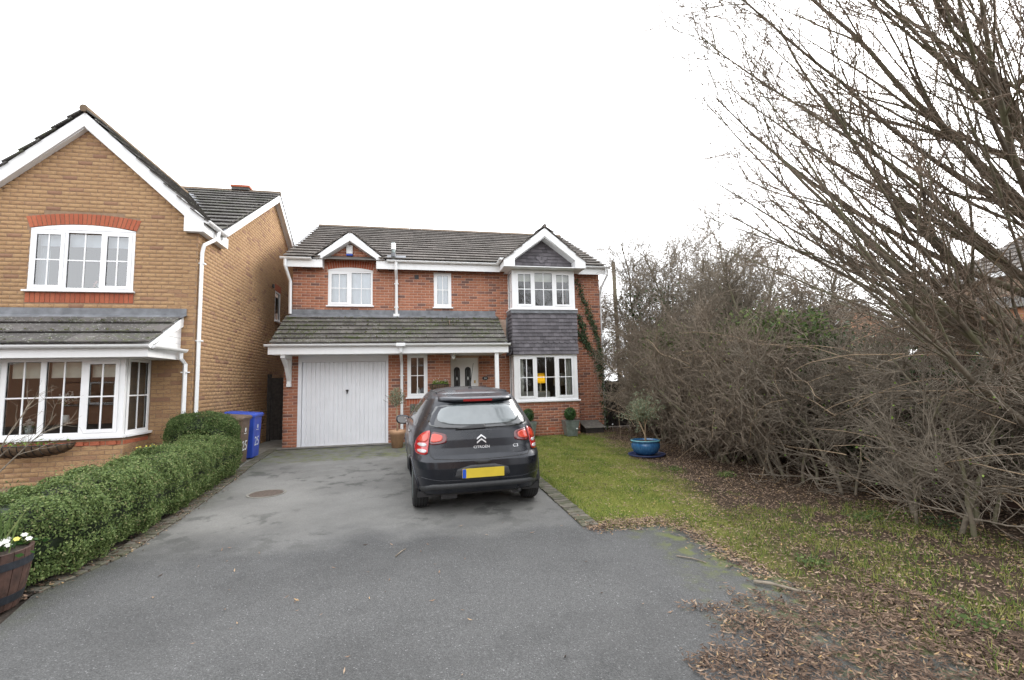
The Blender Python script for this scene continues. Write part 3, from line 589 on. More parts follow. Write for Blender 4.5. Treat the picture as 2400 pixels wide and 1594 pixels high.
pipe(H, [(-.12, -.325, 4.85), (-.12, -.325, 4.66), (-.04, -.08, 4.28), (-.04, -.05, 3.42)]); pipe(H, [(2.69, -.325, 4.85), (2.69, -.325, 4.62), (2.69, -.06, 4.40), (2.69, -.06, 3.42)], clips=[(2.69, -.05, 4.28), (2.69, -.05, 3.62)]); pipe(H, [(8.86, -.325, 4.85), (8.86, -.32, 4.64), (8.76, -.05, 4.3), (8.76, .1, 4.1), (8.76, .1, 0)])
B().box(2.61, 2.77, -.115, -.045, 3.34, 3.43).put('pipe_shoe', 'gutter', H)
# ---- porch and garage
PT = Tiles(H, 'tile_porch'); PS = (0, 1.42, .88); PL = math.hypot(1.42, .88); PT.lay((-.13, -1.42, 2.50), (1, 0, 0), PS, 5.66, PL, .3, .24); PT.finish(200)
def moss_tufts(house, O, U, Sv, width, length, gauge, n, seed=3):
    r_ = np.random.default_rng(seed); O, U, Sv = (np.array(q, float) for q in (O, U, Sv)); U, Sv = unit(U), unit(Sv); rows = int(round(length/gauge)); x = r_.uniform(0, width, n); x = np.where(r_.random(n) < .6, np.round(x/.15)*.15+r_.normal(0, .008, n), x); s_ = r_.integers(0, rows, n)*(length/rows)+np.abs(r_.normal(0, .05, n)); k = r_.random(n) < np.clip(.45+.6*np.sin(x*1.7+1)*np.sin(s_*3+x), .08, 1); x, s_ = x[k], s_[k]
    C = O+x[:, None]*U+s_[:, None]*Sv+np.array((0, -.012, .05)); C = np.repeat(C, 7, 0)+r_.normal(0, .011, (len(C)*7, 3)); return tag(put('moss', *leaves(C, .022, .8, (0, -.4, 1), .5), 'moss', house, rvv=r_.random(len(C))), kind='stuff')
moss_tufts(H, (-.13, -1.42, 2.50), (1, 0, 0), PS, 5.66, PL, .24, 900)
b = B(); b.quad((-.12, -1.39, 2.49), (5.52, -1.39, 2.49), (5.52, 0, 3.36), (-.12, 0, 3.36)).poly([(5.52, -1.39, 2.49), (5.52, 0, 2.49), (5.52, 0, 3.36)]).poly([(-.12, -1.39, 2.30), (-.12, 0, 2.30), (-.12, 0, 3.33), (-.12, -1.39, 2.47)]); b.put('porch_deck', 'trim', H)
B().box(-.02, 5.47, -.016, -.008, 3.40, 3.545).put('flashing', 'lead', H)
b = B(); n = 40
for i in range(n):
    x0, x1 = -.05+5.53*i/n, -.05+5.53*(i+1)/n; wv = lambda x: .012*math.sin(x*7)+.008*math.sin(x*17)
    b.quad((x0, -.02, 3.415), (x1, -.02, 3.415), (x1, -.19, 3.315+wv(x1)*.4), (x0, -.19, 3.315+wv(x0)*.4))
b.put('flashing', 'lead', H)
fascia(-.17, 5.56, -1.38, 2.25, 2.45); B().box(-.15, 5.54, -1.358, GY-.004, 2.262, 2.276).put('soffit', 'trim', H); B().box(4.13, 5.54, GY+.0, -.003, 2.262, 2.276).put('soffit', 'trim', H)
gutter(H, [(-.23, -1.445, 2.485), (5.60, -1.445, 2.485)]); B().box(2.74, 2.96, -1.512, -1.385, 2.415, 2.50).put('gutter_outlet', 'gutter', H, bevel=.012)
pipe(H, [(2.85, -1.44, 2.44), (2.85, -1.43, 2.30), (2.85, -.75, 2.05), (2.85, -.735, .02)], clips=[(2.85, -.725, 1.72), (2.85, -.725, .3)])
B().box(5.21, 5.31, -1.33, -1.23, -.02, 2.262).put('porch_post', 'trim', H, bevel=.006)
br = B().box(.09, .19, GY-.085, GY-.002, 1.52, 2.26).box(.09, .19, -1.33, GY-.09, 2.17, 2.258); br.prism([(GY-.08, 1.62), (GY-.08, 1.74), (-1.05, 2.12), (-1.22, 2.165), (-1.31, 2.165), (-1.0, 1.95)], lambda y, z, d: (d, y, z), .095, .185); br.box(.085, .195, GY-.10, GY-.002, 1.49, 1.56)
br.put('gallows_bracket', 'trim', H, bevel=.006)
gd = B().box(.335, .42, GY-.01, GY+.09, 0, 2.26).box(2.45, 2.51, GY-.01, GY+.09, 0, 2.26).box(.421, 2.449, GY-.005, GY+.09, 2.10, 2.26).put('garage_door', 'gdoor', H, bevel=.004)
n = 19; x0, x1 = .425, 2.445; st = (x1-x0)/n; me = None
for i in range(n):
    a = x0+i*st
    P = [(0, .014), (.012, .0), (st*.5-.003, .0), (st*.5, .003), (st*.5+.003, 0), (st-.012, .0), (st, .014)]
    if me is None:
        bb = B()
        for (p, d), (q, e) in zip(P, P[1:]): bb.quad((p, d, .03), (q, e, .03), (q, e, 2.095), (p, d, 2.095))
        o = bb.put('door_slat', 'gdoor', gd); me = o.data
    else: o = bpy.data.objects.new('door_slat', me); COL.objects.link(o); adopt(o, gd)
    o.location = (a, GY+.035, 0)
B().box(x0, x1, GY+.028, GY+.06, .004, .04).put('bottom_rail', 'gdoor', gd)
hx = 1.50; B().lathe([(.001, 0), (.028, 0), (.028, .012), (.001, .012)], (0, 0, 0), 16).put('x', 'black_plastic', None).name = 'tmp'
tmp = bpy.data.objects['tmp']; tmp.name = 'handle_plate'; tmp.location = (hx, GY+.036, 1.36); tmp.rotation_euler = (math.pi/2, 0, 0); adopt(tmp, gd)
B().box(hx-.035, hx+.035, GY-.012, GY+.01, 1.365, 1.388).box(hx-.012, hx+.012, GY-.008, GY+.03, 1.29, 1.37).put('handle', 'black_plastic', gd, bevel=.004)
# front door
DY = .06; fd = B().box(4.14, 4.2, DY-.04, DY+.06, 0, 2.2).box(4.91, 4.97, DY-.04, DY+.06, 0, 2.2).box(4.2, 4.91, DY-.04, DY+.06, 2.12, 2.2).put('front_door', 'trim', H, bevel=.004); B().box(4.2, 4.91, DY, DY+.04, .02, 2.12).put('door_leaf', 'trim', fd, bevel=.004)
for cx in (4.345, 4.655):
    P = [(cx-.085, .95), (cx+.085, .95)]+[(cx+.085*math.cos(a), 1.86+.085*math.sin(a)) for a in np.linspace(0, math.pi, 9)]
    Q = [(cx+(p_[0]-cx)*1.18, p_[1]+(.015 if p_[1] > 1 else -.015)) for p_ in P]
    B().prism(Q, lambda u, z, d: (u, DY-d, z), .012, 0).put('moulding', 'trim', fd, bevel=.004); pn = B().prism(P, lambda u, z, d: (u, DY-d, z), .015, .0125).put('leaded_pane', 'door_glass', fd)
    for zz in (1.35, 1.62): B().prism([(cx, zz+.06), (cx-.022, zz), (cx, zz-.06), (cx+.022, zz)], lambda u, z, d: (u, DY-d, z), .0175, .0155).put('bevelled_diamond', 'white_print', pn)
    for k in (-.04, .04): B().box(cx+k-.004, cx+k+.004, DY-.018, DY-.0155, .96, 1.85).put('lead_came', 'lead', pn)
B().box(4.835, 4.865, DY-.03, DY, 1.02, 1.2).box(4.83, 4.87, DY-.02, DY, 1.48, 1.56).put('handle', 'brass', fd)
pg = thing('porch_light', 'small white globe lamp under the porch soffit', 'lamp', (4.17, -1.0, 2.17)); B().lathe([(.05, .09), (.05, .07), (.035, .06)], (4.17, -1, 2.17), 18).put('base', 'trim', pg); B().lathe([(.001, -.06), (.035, -.05), (.055, -.015), (.055, .02), (.03, .06)], (4.17, -1, 2.17), 18).put('globe', 'white_print', pg, True)
def text(s, size, ext, T, mat, name, parent, align='CENTER', sx=1.):
    cu = bpy.data.curves.new('t', 'FONT'); cu.body = s; cu.size = size; cu.extrude = ext; cu.align_x = align; cu.align_y = 'CENTER'; o = bpy.data.objects.new('t', cu); COL.objects.link(o)
    dg = bpy.context.evaluated_depsgraph_get(); me = bpy.data.meshes.new_from_object(o.evaluated_get(dg)); bpy.data.objects.remove(o)
    V = [tuple(T(v.co.x*sx, v.co.z, v.co.y)) for v in me.vertices]; F = [tuple(p.vertices) for p in me.polygons]; return put(name, V, F, mat, parent)
pq = thing('house_number', 'dark oval house number plaque reading 24 beside the front door', 'sign', (5.14, -.01, 1.61)); P = [(.085*math.cos(a), .055*math.sin(a)) for a in np.linspace(0, 2*math.pi, 25)[:-1]]
B().prism(P, lambda u, z, d: (5.14+u, -.008-d, 1.61+z), .012, 0).put('plate', 'black_plastic', pq); text('24', .075, .001, lambda x, d, z: (5.14+x, -.0215-d, 1.61+z), 'white_print', 'numerals', pq)
B().box(3.19, 3.30, -.02, -.007, 4.44, 4.55).put('vent_grille', 'black_plastic', H); B().box(6.785, 6.995, BY-.008, BY-.001, .145, .215).put('air_brick', 'brick_smooth', H)
al = thing('alarm_box', 'white burglar alarm box with blue base in the small gable', 'alarm box', (1.44, -.03, 5.06)); B().box(1.355, 1.525, -.065, -.008, 5.09, 5.34).put('case', 'trim', al, bevel=.015); B().box(1.355, 1.525, -.066, -.008, 5.04, 5.088).put('strobe', 'bin_blue', al, bevel=.01)
sv = thing('vent_pipe', 'grey vent pipe standing on the main roof slope', 'pipe', (2.62, -.2, 4.98)); B().tube([(2.62, -.28, 4.88), (2.62, -.28, 5.38)], .05, 14).put('shaft', 'zinc', sv, True); B().lathe([(.062, .20), (.062, .38), (.001, .4)], (2.62, -.28, 4.98), 16).put('cap', 'trim', sv); B().lathe([(.062, 0), (.062, .1)], (2.62, -.28, 4.98), 16).put('collar', 'lead', sv)
B().quad((2.45, -.32, 4.955), (2.95, -.32, 4.955), (2.95, -.1, 5.075), (2.45, -.1, 5.075)).put('slate', 'lead', sv)
ae = thing('television_aerial', 'small television aerial behind the bay gable', 'aerial', (7.79, 1.5, 5.9)); B().tube([(7.79, 1.5, 5.85), (7.79, 1.5, 6.6)], .012, 6).put('mast', 'steel', ae); B().tube([(7.6, 1.5, 6.52), (7.98, 1.5, 6.55)], .006, 5).tube([(7.68, 1.4, 6.53), (7.68, 1.6, 6.53)], .005, 5).tube([(7.85, 1.4, 6.54), (7.85, 1.6, 6.54)], .005, 5).put('boom', 'steel', ae)
# ================================================================== LEFT-HAND HOUSE (buff brick)
LH = thing('brick_house', 'buff brick house with steep white gable and bay window behind the clipped hedge', 'house', (-2.75, 0, 0))
LY = -3.34; FL = frontT(LY); LX = -.88; LC = -2.79; LBY = -4.1; FLB = frontT(LBY); LBX = -1.55
LW = (-3.58, -1.93, 3.32, 4.44)
lw = Wall(LH, 'brick_buff')
lw.lay(FL, 0, -4.55, LX, 0, 4.46, [LW, (-3.61, -1.9, 3.08, 3.32), (-5, LBX, .0, 2.02), (-5, -1.16, 2.2, 2.88)])
lw.lay(FL, 0, 0, 0, 4.425, 6.5, outl=lambda z: (max(-4.55, LC-(6.62-z)), min(LX, LC+(6.62-z))), holes=[(LW[0]-.06, LW[1]+.06, 4.4, 4.67), (-3.4, -2.12, 4.6, 4.75)])
lw.lay(FLB, 0, -4.0, LBX, 0, .6); lw.lay(FLB, 0, -4.0, LBX, .6, .72, mat='brick_smooth'); lw.lay(sideT(LBX, 1), math.pi/2, LBY, LY, 0, .6); lw.lay(sideT(LBX, 1), math.pi/2, LBY, LY, .6, .72, mat='brick_smooth')
for i in range(9): B().box(-3.6+i*.2325, -3.6+i*.2325+.1, LBY-.026, LBY-.008, .605, .668).put('brick', 'brick_smooth', LH)
SW = (1.60, 2.15, 3.47, 4.37)
lw.lay(sideT(LX, 1), math.pi/2, LY, 5.2, 0, 4.74, [SW, (1.55, 2.2, 4.37, 4.58)]); lw.lay(sideT(LX, 1), math.pi/2, 0, 0, 4.725, 7.1, outl=lambda z: (max(-2.6, 1.25-(7.05-z)/.61), 1.25+(7.05-z)/.61))
lw.finish()
b = B(); panel(b, FL, -4.62, LX, -.1, 4.4, [LW[:3]+(4.4,), (-4.2, LBX-.05, .7, 2.0)]); panel(b, FL, -4.62, LX, 4.4, 4.5, [(LW[0], LW[1], 4.38, 4.56)]); b.poly([FL(-4.62, 0, 4.5), FL(LX, 0, 4.5), FL(LC+.02, 0, 6.55)])
panel(b, FLB, -4.2, LBX, -.1, .74); b.quad((LBX, LBY, -.1), (LBX, LY, -.1), (LBX, LY, .74), (LBX, LBY, .74)); panel(b, sideT(LX, 1), LY, 5.2, -.1, 4.75, [SW]); b.poly([(LX, -2.55, 4.75), (LX, 5.0, 4.75), (LX, 1.25, 7.1)])
b.quad((-9, 5.2, -.1), (LX, 5.2, -.1), (LX, 5.2, 4.8), (-9, 5.2, 4.8)); b.put('wall', 'mortar_buff', LH)
soldiers(LH, FL, -3.60, -1.91, 4.465, 4.665, .09, 25); soldiers(LH, FL, -3.60, -1.91, 3.095, 3.275, 0, 22)
B().box(LX+.001, LX+.008, 1.57, 2.18, 4.37, 4.57).put('lintel', 'brick_smooth', LH)
pts = [(LW[0], 4.442)]+[(LW[0]+(LW[1]-LW[0])*i/12, 4.455+.09*(1-(i/6-1)**2)) for i in range(13)]+[(LW[1], 4.442)]; B().prism(pts, lambda u, z, d: FL(u, d, z), .005, -.05).put('window_head', 'upvc', LH)
w4 = window(LH, FL, *LW, [(-3.52, -3.06, 1), (-3.0, -2.48, 0), (-2.42, -1.99, 1)], glass='glass_up', label='three-light bedroom window with white pelmet blinds')
drape(w4, FL, -3.5, -2.0, 4.16, 4.4, -.12, 'net', 5, .012, 'blind'); drape(w4, FL, -3.55, -3.4, 3.37, 4.3, -.2, 'net', 3, .02); drape(w4, FL, -2.1, -1.95, 3.37, 4.3, -.2, 'net', 3, .02); room(LH, -3.9, -1.6, LY+.12, 0, 3.1, 4.6)
w5 = window(LH, FLB, -4.0, LBX-.02, .76, 2.04, [(-3.85, -3.32, 1), (-3.23, -2.77, 0), (-2.69, -2.20, 0), (-2.12, -1.66, 1)], fr=.06, sill=.045, label='four-light bay window with patterned roman blinds', horns=.05)
w6 = window(LH, sideT(LBX-.02, 1), LBY+.09, LY+.0, .76, 2.04, [(LBY+.15, LY-.06, 0)], fr=.06, sill=.045, horns=.05); window(LH, sideT(LX, 1), *SW, [(SW[0]+.05, SW[1]-.05, 0)], bars=False)
for a, c in ((-3.85, -3.34), (-3.22, -2.79), (-2.68, -2.21), (-2.1, -1.72)): drape(w5, FLB, a, c, 1.72, 2.0, -.1, 'blind', 2, .008, 'blind')
drape(w6, sideT(LBX-.02, 1), LBY+.16, LY-.06, 1.72, 2.0, -.1, 'blind', 2, .008, 'blind'); drape(w5, FLB, -1.78, -1.66, .8, 2.0, -.5, 'curtain', 2, .02); room(LH, -4.3, LBX-.09, LBY+.1, 0, .45, 2.08); room(LH, -2.6, LX-.13, SW[0]-.3, SW[1]+.3, 3.2, 4.5)
# things on the sill inside the bay
def posy(x, y, z, mat, lab, n=60, r=.09, stem=.16, potr=.045):
    o = thing('flower_vase', lab, 'vase', (x, y, z)); B().lathe([(.001, 0), (potr, 0), (potr*1.1, .08), (potr*.8, .14)], (x, y, z), 14).put('body', 'white_print', o, True)
    C = unit(rng.normal(0, 1, (n, 3)))*r*rng.uniform(.5, 1, (n, 1))+np.array((x, y, z+stem+r)); put('blooms', *leaves(C, .045, .9), mat, o, rvv=rng.random(n)); C = C-np.array((0, 0, .05)); put('foliage', *leaves(C, .05, .4), 'leaf_hedge', o, rvv=rng.random(n)); return o
posy(-2.55, LBY+.28, .96, 'petal_white', 'white flowers in a pale vase behind the bay window', r=.12, stem=.3); posy(-3.02, LBY+.22, .82, 'petal_white', 'low pot of white flowers on the bay window sill', 50, .07, .08); posy(-1.72, LY-.3, .84, 'petal_white', 'white orchid at the side light of the bay', 40, .06, .2)
posy(-2.62, LY+.22, 3.36, 'petal_pink', 'pink flowers on the upstairs window sill', 50, .09, .02, .03)
# bay canopy roof
LT = Tiles(LH, 'tile_lroof'); LT.lay((-4.3, -4.42, 2.245), (1, 0, 0), (0, 1.08, .62), 3.22, math.hypot(1.08, .62), .34, .415, bond=.5); LT.finish(60); moss_tufts(LH, (-4.3, -4.42, 2.245), (1, 0, 0), (0, 1.08, .62), 3.22, math.hypot(1.08, .62), .415, 260)
b = B(); b.quad((-4.3, -4.38, 2.235), (-1.1, -4.38, 2.235), (-1.1, LY, 2.84), (-4.3, LY, 2.84)); b.put('canopy_deck', 'trim', LH); B().box(-4.3, -1.02, LY-.014, LY-.008, 2.86, 3.0).put('flashing', 'lead', LH)
B().quad((-4.3, LY-.015, 2.88), (-1.0, LY-.015, 2.88), (-1.04, LY-.14, 2.81), (-4.3, LY-.14, 2.81)).put('flashing', 'lead', LH)
B().prism([(-4.40, 2.21), (-4.40, 2.245), (LY, 2.84), (LY, 2.66)], lambda y, z, d: (d, y, z), -1.09, -1.065).put('bargeboard', 'trim', LH)
for i in range(4):
    z0 = 2.22+i*.11; ya = -4.35+(z0+.1-2.2)/.574*1.0
    B().prism([(min(ya-.1, LY-.05), z0), (min(ya+.08, LY-.02), z0+.105), (LY-.002, z0+.105), (LY-.002, z0)], lambda y, z, d: (d, y, z), -1.12, -1.10).put('cladding_board', 'trim', LH)
B().box(-4.3, -1.08, -4.44, -4.42, 2.03, 2.20).put('fascia', 'trim', LH, bevel=.003); B().box(-1.10, -1.08, -4.418, LY-.002, 2.03, 2.20).put('fascia', 'trim', LH, bevel=.003); B().box(-4.3, -1.101, -4.418, LY-.002, 2.035, 2.05).put('soffit', 'trim', LH)
gutter(LH, [(-4.3, -4.50, 2.225), (-1.02, -4.50, 2.225)]); gutter(LH, [(-1.02, -4.45, 2.22), (-.99, -3.42, 2.22)])
pipe(LH, [(-1.02, -3.50, 2.18), (-1.02, -3.50, 2.05), (-.985, -3.40, 1.95), (-.985, -3.40, 0)], clips=[(-.985, -3.385, 1.80)])
# steep front gable: boards, roof
GYF = -3.47
barge(LC, GYF, 6.66, 0, 0, 1.71, 2.05, 4.47, 4.77, cut=.27, par=LH)
for s_ in (-1, 1):
    B().prism([(LC+s_*1.71, 4.79), (LC, 6.37), (LC, 6.40), (LC+s_*1.74, 4.80)], lambda u, z, d: (u, d, z), GYF+.032, LY).put('soffit', 'trim', LH)
    a, c = sorted((LC+s_*1.71, LC+s_*2.05)); B().box(a, c, GYF+.032, LY, 4.475, 4.75).put('soffit_box', 'trim', LH)
B().box(LX, LC+2.05, LY, -2.3, 4.475, 4.69).put('fascia', 'trim', LH)
LG = Tiles(LH, 'tile_lroof')
def skipl(c, h): return c.z < 4.72+.61*(c.y+2.72)-.1
for s_ in (-1, 1):
    hf, yb = 2.10, .9; O = (LC+s_*hf, GYF-.04 if s_ < 0 else yb, 4.64); LG.lay(O, (0, 1 if s_ < 0 else -1, 0), (-s_*hf, 0, 2.08), yb-GYF+.04, math.hypot(hf, 2.08), .33, .335, skip=skipl)
def skiplm(c, h): return abs(c.x-LC) < 2.1 and c.z < 6.72-abs(c.x-LC)-.05
LG.lay((-8.0, -2.85, 4.70), (1, 0, 0), (0, 4.1, 2.52), 7.32, math.hypot(4.1, 2.52), .33, .335, skip=skiplm); LG.finish(300)
b = B(); b.quad((-8, -2.8, 4.69), (-.69, -2.8, 4.69), (-.69, 1.25, 7.19), (-8, 1.25, 7.19)).quad((-8, 5.3, 4.69), (-.69, 5.3, 4.69), (-.69, 1.25, 7.19), (-8, 1.25, 7.19)); b.quad((LC, GYF, 6.69), (LC, .5, 6.69), (LC+2.07, -2.8, 4.63), (LC+2.07, GYF, 4.63)).quad((LC, GYF, 6.69), (LC, .5, 6.69), (LC-2.07, -2.8, 4.63), (LC-2.07, GYF, 4.63)); b.put('roof_deck', 'tile_lroof', LH)
for i in range(10): B().tube([(LC, GYF-.05+i*.41, 6.72), (LC, GYF-.05+i*.41+.405, 6.72)], .07, 8).put('ridge_tile', 'tile_edge', LH)
for i in range(16): B().tube([(-8+i*.457, 1.25, 7.2), (-8+i*.457+.45, 1.25, 7.2)], .07, 8).put('ridge_tile', 'tile_edge', LH)
for yy, zz in ((-2.66, 4.70), (5.15, 4.70)):
    B().prism([(yy, 4.56), (yy, 4.74), (1.25, 7.16), (1.25, 6.96)], lambda y, z, d: (d, y, z), -.735, -.71).put('bargeboard', 'trim', LH)
    B().prism([(yy, 4.6), (1.25, 7.0), (1.25, 7.02), (yy, 4.62)], lambda y, z, d: (d, y, z), LX, -.736).put('soffit', 'trim', LH)
# valley lead and side gutter
B().quad((-.72, -2.75, 4.74), (-.60, -2.75, 4.74), (-2.6, .35, 6.70), (-2.7, .3, 6.70)).put('flashing', 'lead', LH)
gutter(LH, [(-.68, -3.48, 4.69), (-.68, -2.62, 4.69)]); pipe(LH, [(-.68, -2.95, 4.66), (-.68, -3.0, 4.48), (-.80, -3.28, 4.26), (-.83, -3.28, 4.1), (-.835, -3.26, 0)], clips=[(-.835, -3.26, 3.9), (-.835, -3.26, 2.4)])
fv = thing('ridge_flue', 'low dark terracotta flue terminal on the buff house ridge', 'flue', (-1.75, 1.25, 7.22)); B().box(-1.98, -1.52, 1.12, 1.38, 7.22, 7.29).put('base', 'tile_lroof', fv); B().box(-2.0, -1.5, 1.1, 1.4, 7.292, 7.35).put('cap', 'brick_smooth', fv)
B().lathe([(.06, 0), (.06, .05), (.001, .05)], (0, 0, 0), 14).put('vent_cowl', 'black_plastic', None)
o = bpy.data.objects['vent_cowl']; o.location = (LX, 1.33, 4.44); o.rotation_euler = (0, math.pi/2, 0); adopt(o, LH)
# ---- side gate between the houses
GT = thing('wooden_gate', 'dark timber side gate closing the gap between the two houses', 'gate', (-.44, 1.1, 0))
for i in range(8): B().box(-.78+i*.096, -.78+i*.096+.092, 1.1, 1.122, .03, 1.76+random.uniform(-.003, .003)).put('plank', 'timber_gate', GT)
B().box(-.87, -.785, 1.06, 1.16, 0, 1.86).put('post', 'timber_gate', GT); B().box(-.78, -.01, 1.124, 1.15, .3, .4).box(-.78, -.01, 1.124, 1.15, 1.4, 1.5).put('rail', 'timber_gate', GT)
# ---- wheelie bins
def bin_(y0, mat, lidmat, lab, dy=.47):
    x0, x1 = -.72, -.15; zb = gz(y0)+.002; w_ = thing('wheelie_bin', lab, 'wheelie bin', ((x0+x1)/2, y0+dy/2, zb)); q = .05; zt = zb+.93
    b = B(); b.hexa([(x0+.08, y0+q, zb+.03), (x1-.04, y0+q, zb+.03), (x1-.04, y0+dy-q, zb+.03), (x0+.08, y0+dy-q, zb+.03), (x0, y0, zt), (x1, y0, zt), (x1, y0+dy, zt), (x0, y0+dy, zt)]); b.put('body', mat, w_, bevel=.015)
    B().box(x0-.02, x1+.02, y0-.015, y0+dy+.015, zt-.05, zt+.002).put('rim', mat, w_, bevel=.008)
    ld = B(); ld.hexa([(x0-.03, y0-.02, zt+.03), (x1+.045, y0-.02, zt-.015), (x1+.045, y0+dy+.02, zt-.015), (x0-.03, y0+dy+.02, zt+.03), (x0-.02, y0+.01, zt+.09), (x1+.02, y0+.01, zt+.035), (x1+.02, y0+dy-.01, zt+.035), (x0-.02, y0+dy-.01, zt+.09)]); lo = ld.put('lid', lidmat, w_, bevel=.012)
    B().tube([(x0-.06, y0+.06, zt+.03), (x0-.06, y0+dy-.06, zt+.03)], .016, 8).put('handle', mat, w_)
    for yy in (y0+.03, y0+dy-.03):
        c = B(); 
        for j in range(14): a = 2*math.pi*j/14; c.v += [(x0+.06+.09*math.cos(a), yy-.02, zb+.09+.09*math.sin(a)), (x0+.06+.09*math.cos(a), yy+.02, zb+.09+.09*math.sin(a))]
        for j in range(14): k = (j+1) % 14; c.f.append((2*j, 2*k, 2*k+1, 2*j+1))
        c.f += [tuple(range(0, 28, 2)), tuple(range(1, 28, 2))]; c.put('wheel', 'black_plastic', w_)
    def fx(z): return x1-.04*(1-(z-zb-.03)/(zt-zb-.03))+.004
    T = lambda cz: (lambda x, d, z: (fx(cz+z)+d, y0+dy/2+x, cz+z))
    text('25', .27, .0008, T(zb+.36), 'white_print', 'number', w_, sx=1.05)
    P = [(.035*math.cos(a), .045*math.sin(a)) for a in np.linspace(0, 2*math.pi, 13)[:-1]]; zc = zb+.68; B().prism(P, lambda u, z, d: (fx(zc+z)+d, y0+dy/2+u, zc+z), .001, -.001).put('crest', 'white_print', w_); B().box(fx(zb+.61)-.001, fx(zb+.61)+.001, y0+dy/2-.07, y0+dy/2+.07, zb+.605, zb+.617).put('caption_bar', 'white_print', w_)
    return w_
bin_(-2.93, 'bin_brown', 'bin_brown', 'brown wheelie bin numbered 25 beside the end of the hedge'); bin_(-2.22, 'bin_blue', 'bin_blue', 'blue wheelie bin numbered 25 standing by the side path', .5)
# ================================================================== THE CAR
t = NT('car_paint'); lw_ = t.n('LayerWeight'); lw_.inputs[0].default_value = .35; p = t.pos()
c = t.mix(lw_.outputs['Facing'], (.008, .0095, .0145), (.02, .023, .034)); c = t.mix(t.ramp(t.noise(p, 5, 5), [(.5, 0), (.75, .2)]), c, (.05, .05, .05))
MATS['car_paint'] = t.done(c, t.ramp(t.noise(p, 4, 4), [(.3, .24), (.7, .36)]), .35, .5, Coat_Weight=.42, Coat_Roughness=.1)
t = NT('mirror'); MATS['mirror'] = t.done((.8, .8, .8), .03, 1.)
simple('car_trim', (.035, .036, .038), .55, .2, 30); simple('tyre', (.016, .016, .016), .85, .3, 60, bump=.3); simple('chrome', (.62, .62, .63), .3, .02, metal=1); simple('plate_yellow', (.62, .46, .04), .45, .05); simple('plate_blue', (.02, .08, .45), .4)
def lens(name, col, em=0.):
    t = NT(name); p = t.pos(); g = t.vor(p, 110); c = t.mix(t.ramp(g, [(.1, .0), (.5, .35)]), col, tuple(x*.45 for x in col)); MATS[name] = t.done(c, .12, 0, .6, Coat_Weight=.8, Coat_Roughness=.03)
lens('lens_red', (.50, .012, .012)); lens('lens_orange', (.66, .055, .022)); lens('lens_clear', (.62, .58, .58)); lens('lens_dark', (.12, .008, .012))
CX, CYR, CYAW = 4.02, -7.27, math.radians(2.5); CAR = thing('hatchback_car', 'dark grey five-door hatchback parked on the driveway, seen from behind', 'car', (CX, CYR+2, gz(CYR+.6)))
def CT(x, y, z):
    yy = CYR+x*math.sin(CYAW)+y*math.cos(CYAW); return (CX+x*math.cos(CYAW)-y*math.sin(CYAW), yy, z+gz(CYR+.6)+.02*(y-.6))
Z_ = [.26, .34, .45, .56, .655, .68, .72, .80, .90, 1.00, 1.04, 1.12, 1.20, 1.28, 1.355, 1.39, 1.42, 1.46, 1.495, 1.515, 1.524]
W_ = [.80, .835, .855, .864, .866, .864, .862, .860, .850, .825, .81, .77, .725, .678, .63, .605, .58, .53, .43, .29, .05]
R_ = [.10, .045, .012, .0, .008, .03, .065, .085, .10, .125, .14, .19, .245, .30, .355, .385, .45, .58, .80, 1.02, 1.35]
FR = [3.74, 3.82, 3.88, 3.92, 3.94, 3.94, 3.93, 3.88, 3.62, 3.2, 3.06, 2.88, 2.70, 2.52, 2.34, 2.25, 2.17, 2.05, 1.9, 1.75, 1.5]
NN = [7, 6.6, 6.4, 6.2, 6.2, 6.2, 6, 5.6, 5.2, 4.8, 4.6, 4.4, 4.2, 4.1, 4, 4, 3.8, 3.4, 3, 2.7, 2.4]
def ci(z, A): return float(np.interp(z, Z_, A))
def rear(x, z):
    w_, r_, f_, n_ = ci(z, W_), ci(z, R_), ci(z, FR), ci(z, NN); l = (f_-r_)/2; k = min(.9995, abs(x)/w_); return (r_+f_)/2-l*(1-k**n_)**(1/n_)
def side(y, z, s_):
    w_, r_, f_, n_ = ci(z, W_), ci(z, R_), ci(z, FR), ci(z, NN); l = (f_-r_)/2; k = min(.9995, abs(y-(r_+f_)/2)/l); return s_*w_*(1-k**n_)**(1/n_)
nth = 200; zs = np.unique(np.concatenate([np.linspace(.26, 1.5, 92), Z_])); V = []; F = []; TAG = []
for z in zs:
    w_, r_, f_, n_ = ci(z, W_), ci(z, R_), ci(z, FR), ci(z, NN); l = (f_-r_)/2; yc = (r_+f_)/2
    for j in range(nth):
        a = 2*math.pi*j/nth; cx_, sx_ = math.cos(a), math.sin(a); V.append((w_*math.copysign(abs(cx_)**(2/n_), cx_), yc+l*math.copysign(abs(sx_)**(2/n_), sx_), z))
AX = (.63, 3.09); win = []
for i in range(len(zs)-1):
    for j in range(nth):
        k = (j+1) % nth; q = (i*nth+j, i*nth+k, (i+1)*nth+k, (i+1)*nth+j); m = np.mean([V[x] for x in q], axis=0)
        if abs(m[0]) > .5 and any((m[1]-ax)**2+(m[2]-.305)**2 < .345**2 for ax in AX): continue
        fwd = 3.06-(m[2]-1.0)*1.9
        if 1.03 < m[2] < 1.37 and abs(m[0]) > ci(m[2], W_)*.55 and .62+(m[2]-1.03)*.55 < m[1] < fwd-.12 and not (1.63 < m[1] < 1.71): win.append((q, 's')); continue
        if 1.05 < m[2] < 1.42 and abs(m[0]) < ci(m[2], W_)*.86 and m[1] > 2: win.append((q, 'f')); continue
        F.append(q)
F.append(tuple((len(zs)-1)*nth+j for j in range(nth)))
def carput(name, V, F, mat, parent=None, smooth=True): return put(name, [CT(*v) for v in V], F, mat, parent or CAR, smooth=smooth)
body = carput('body', V, F, 'car_paint')
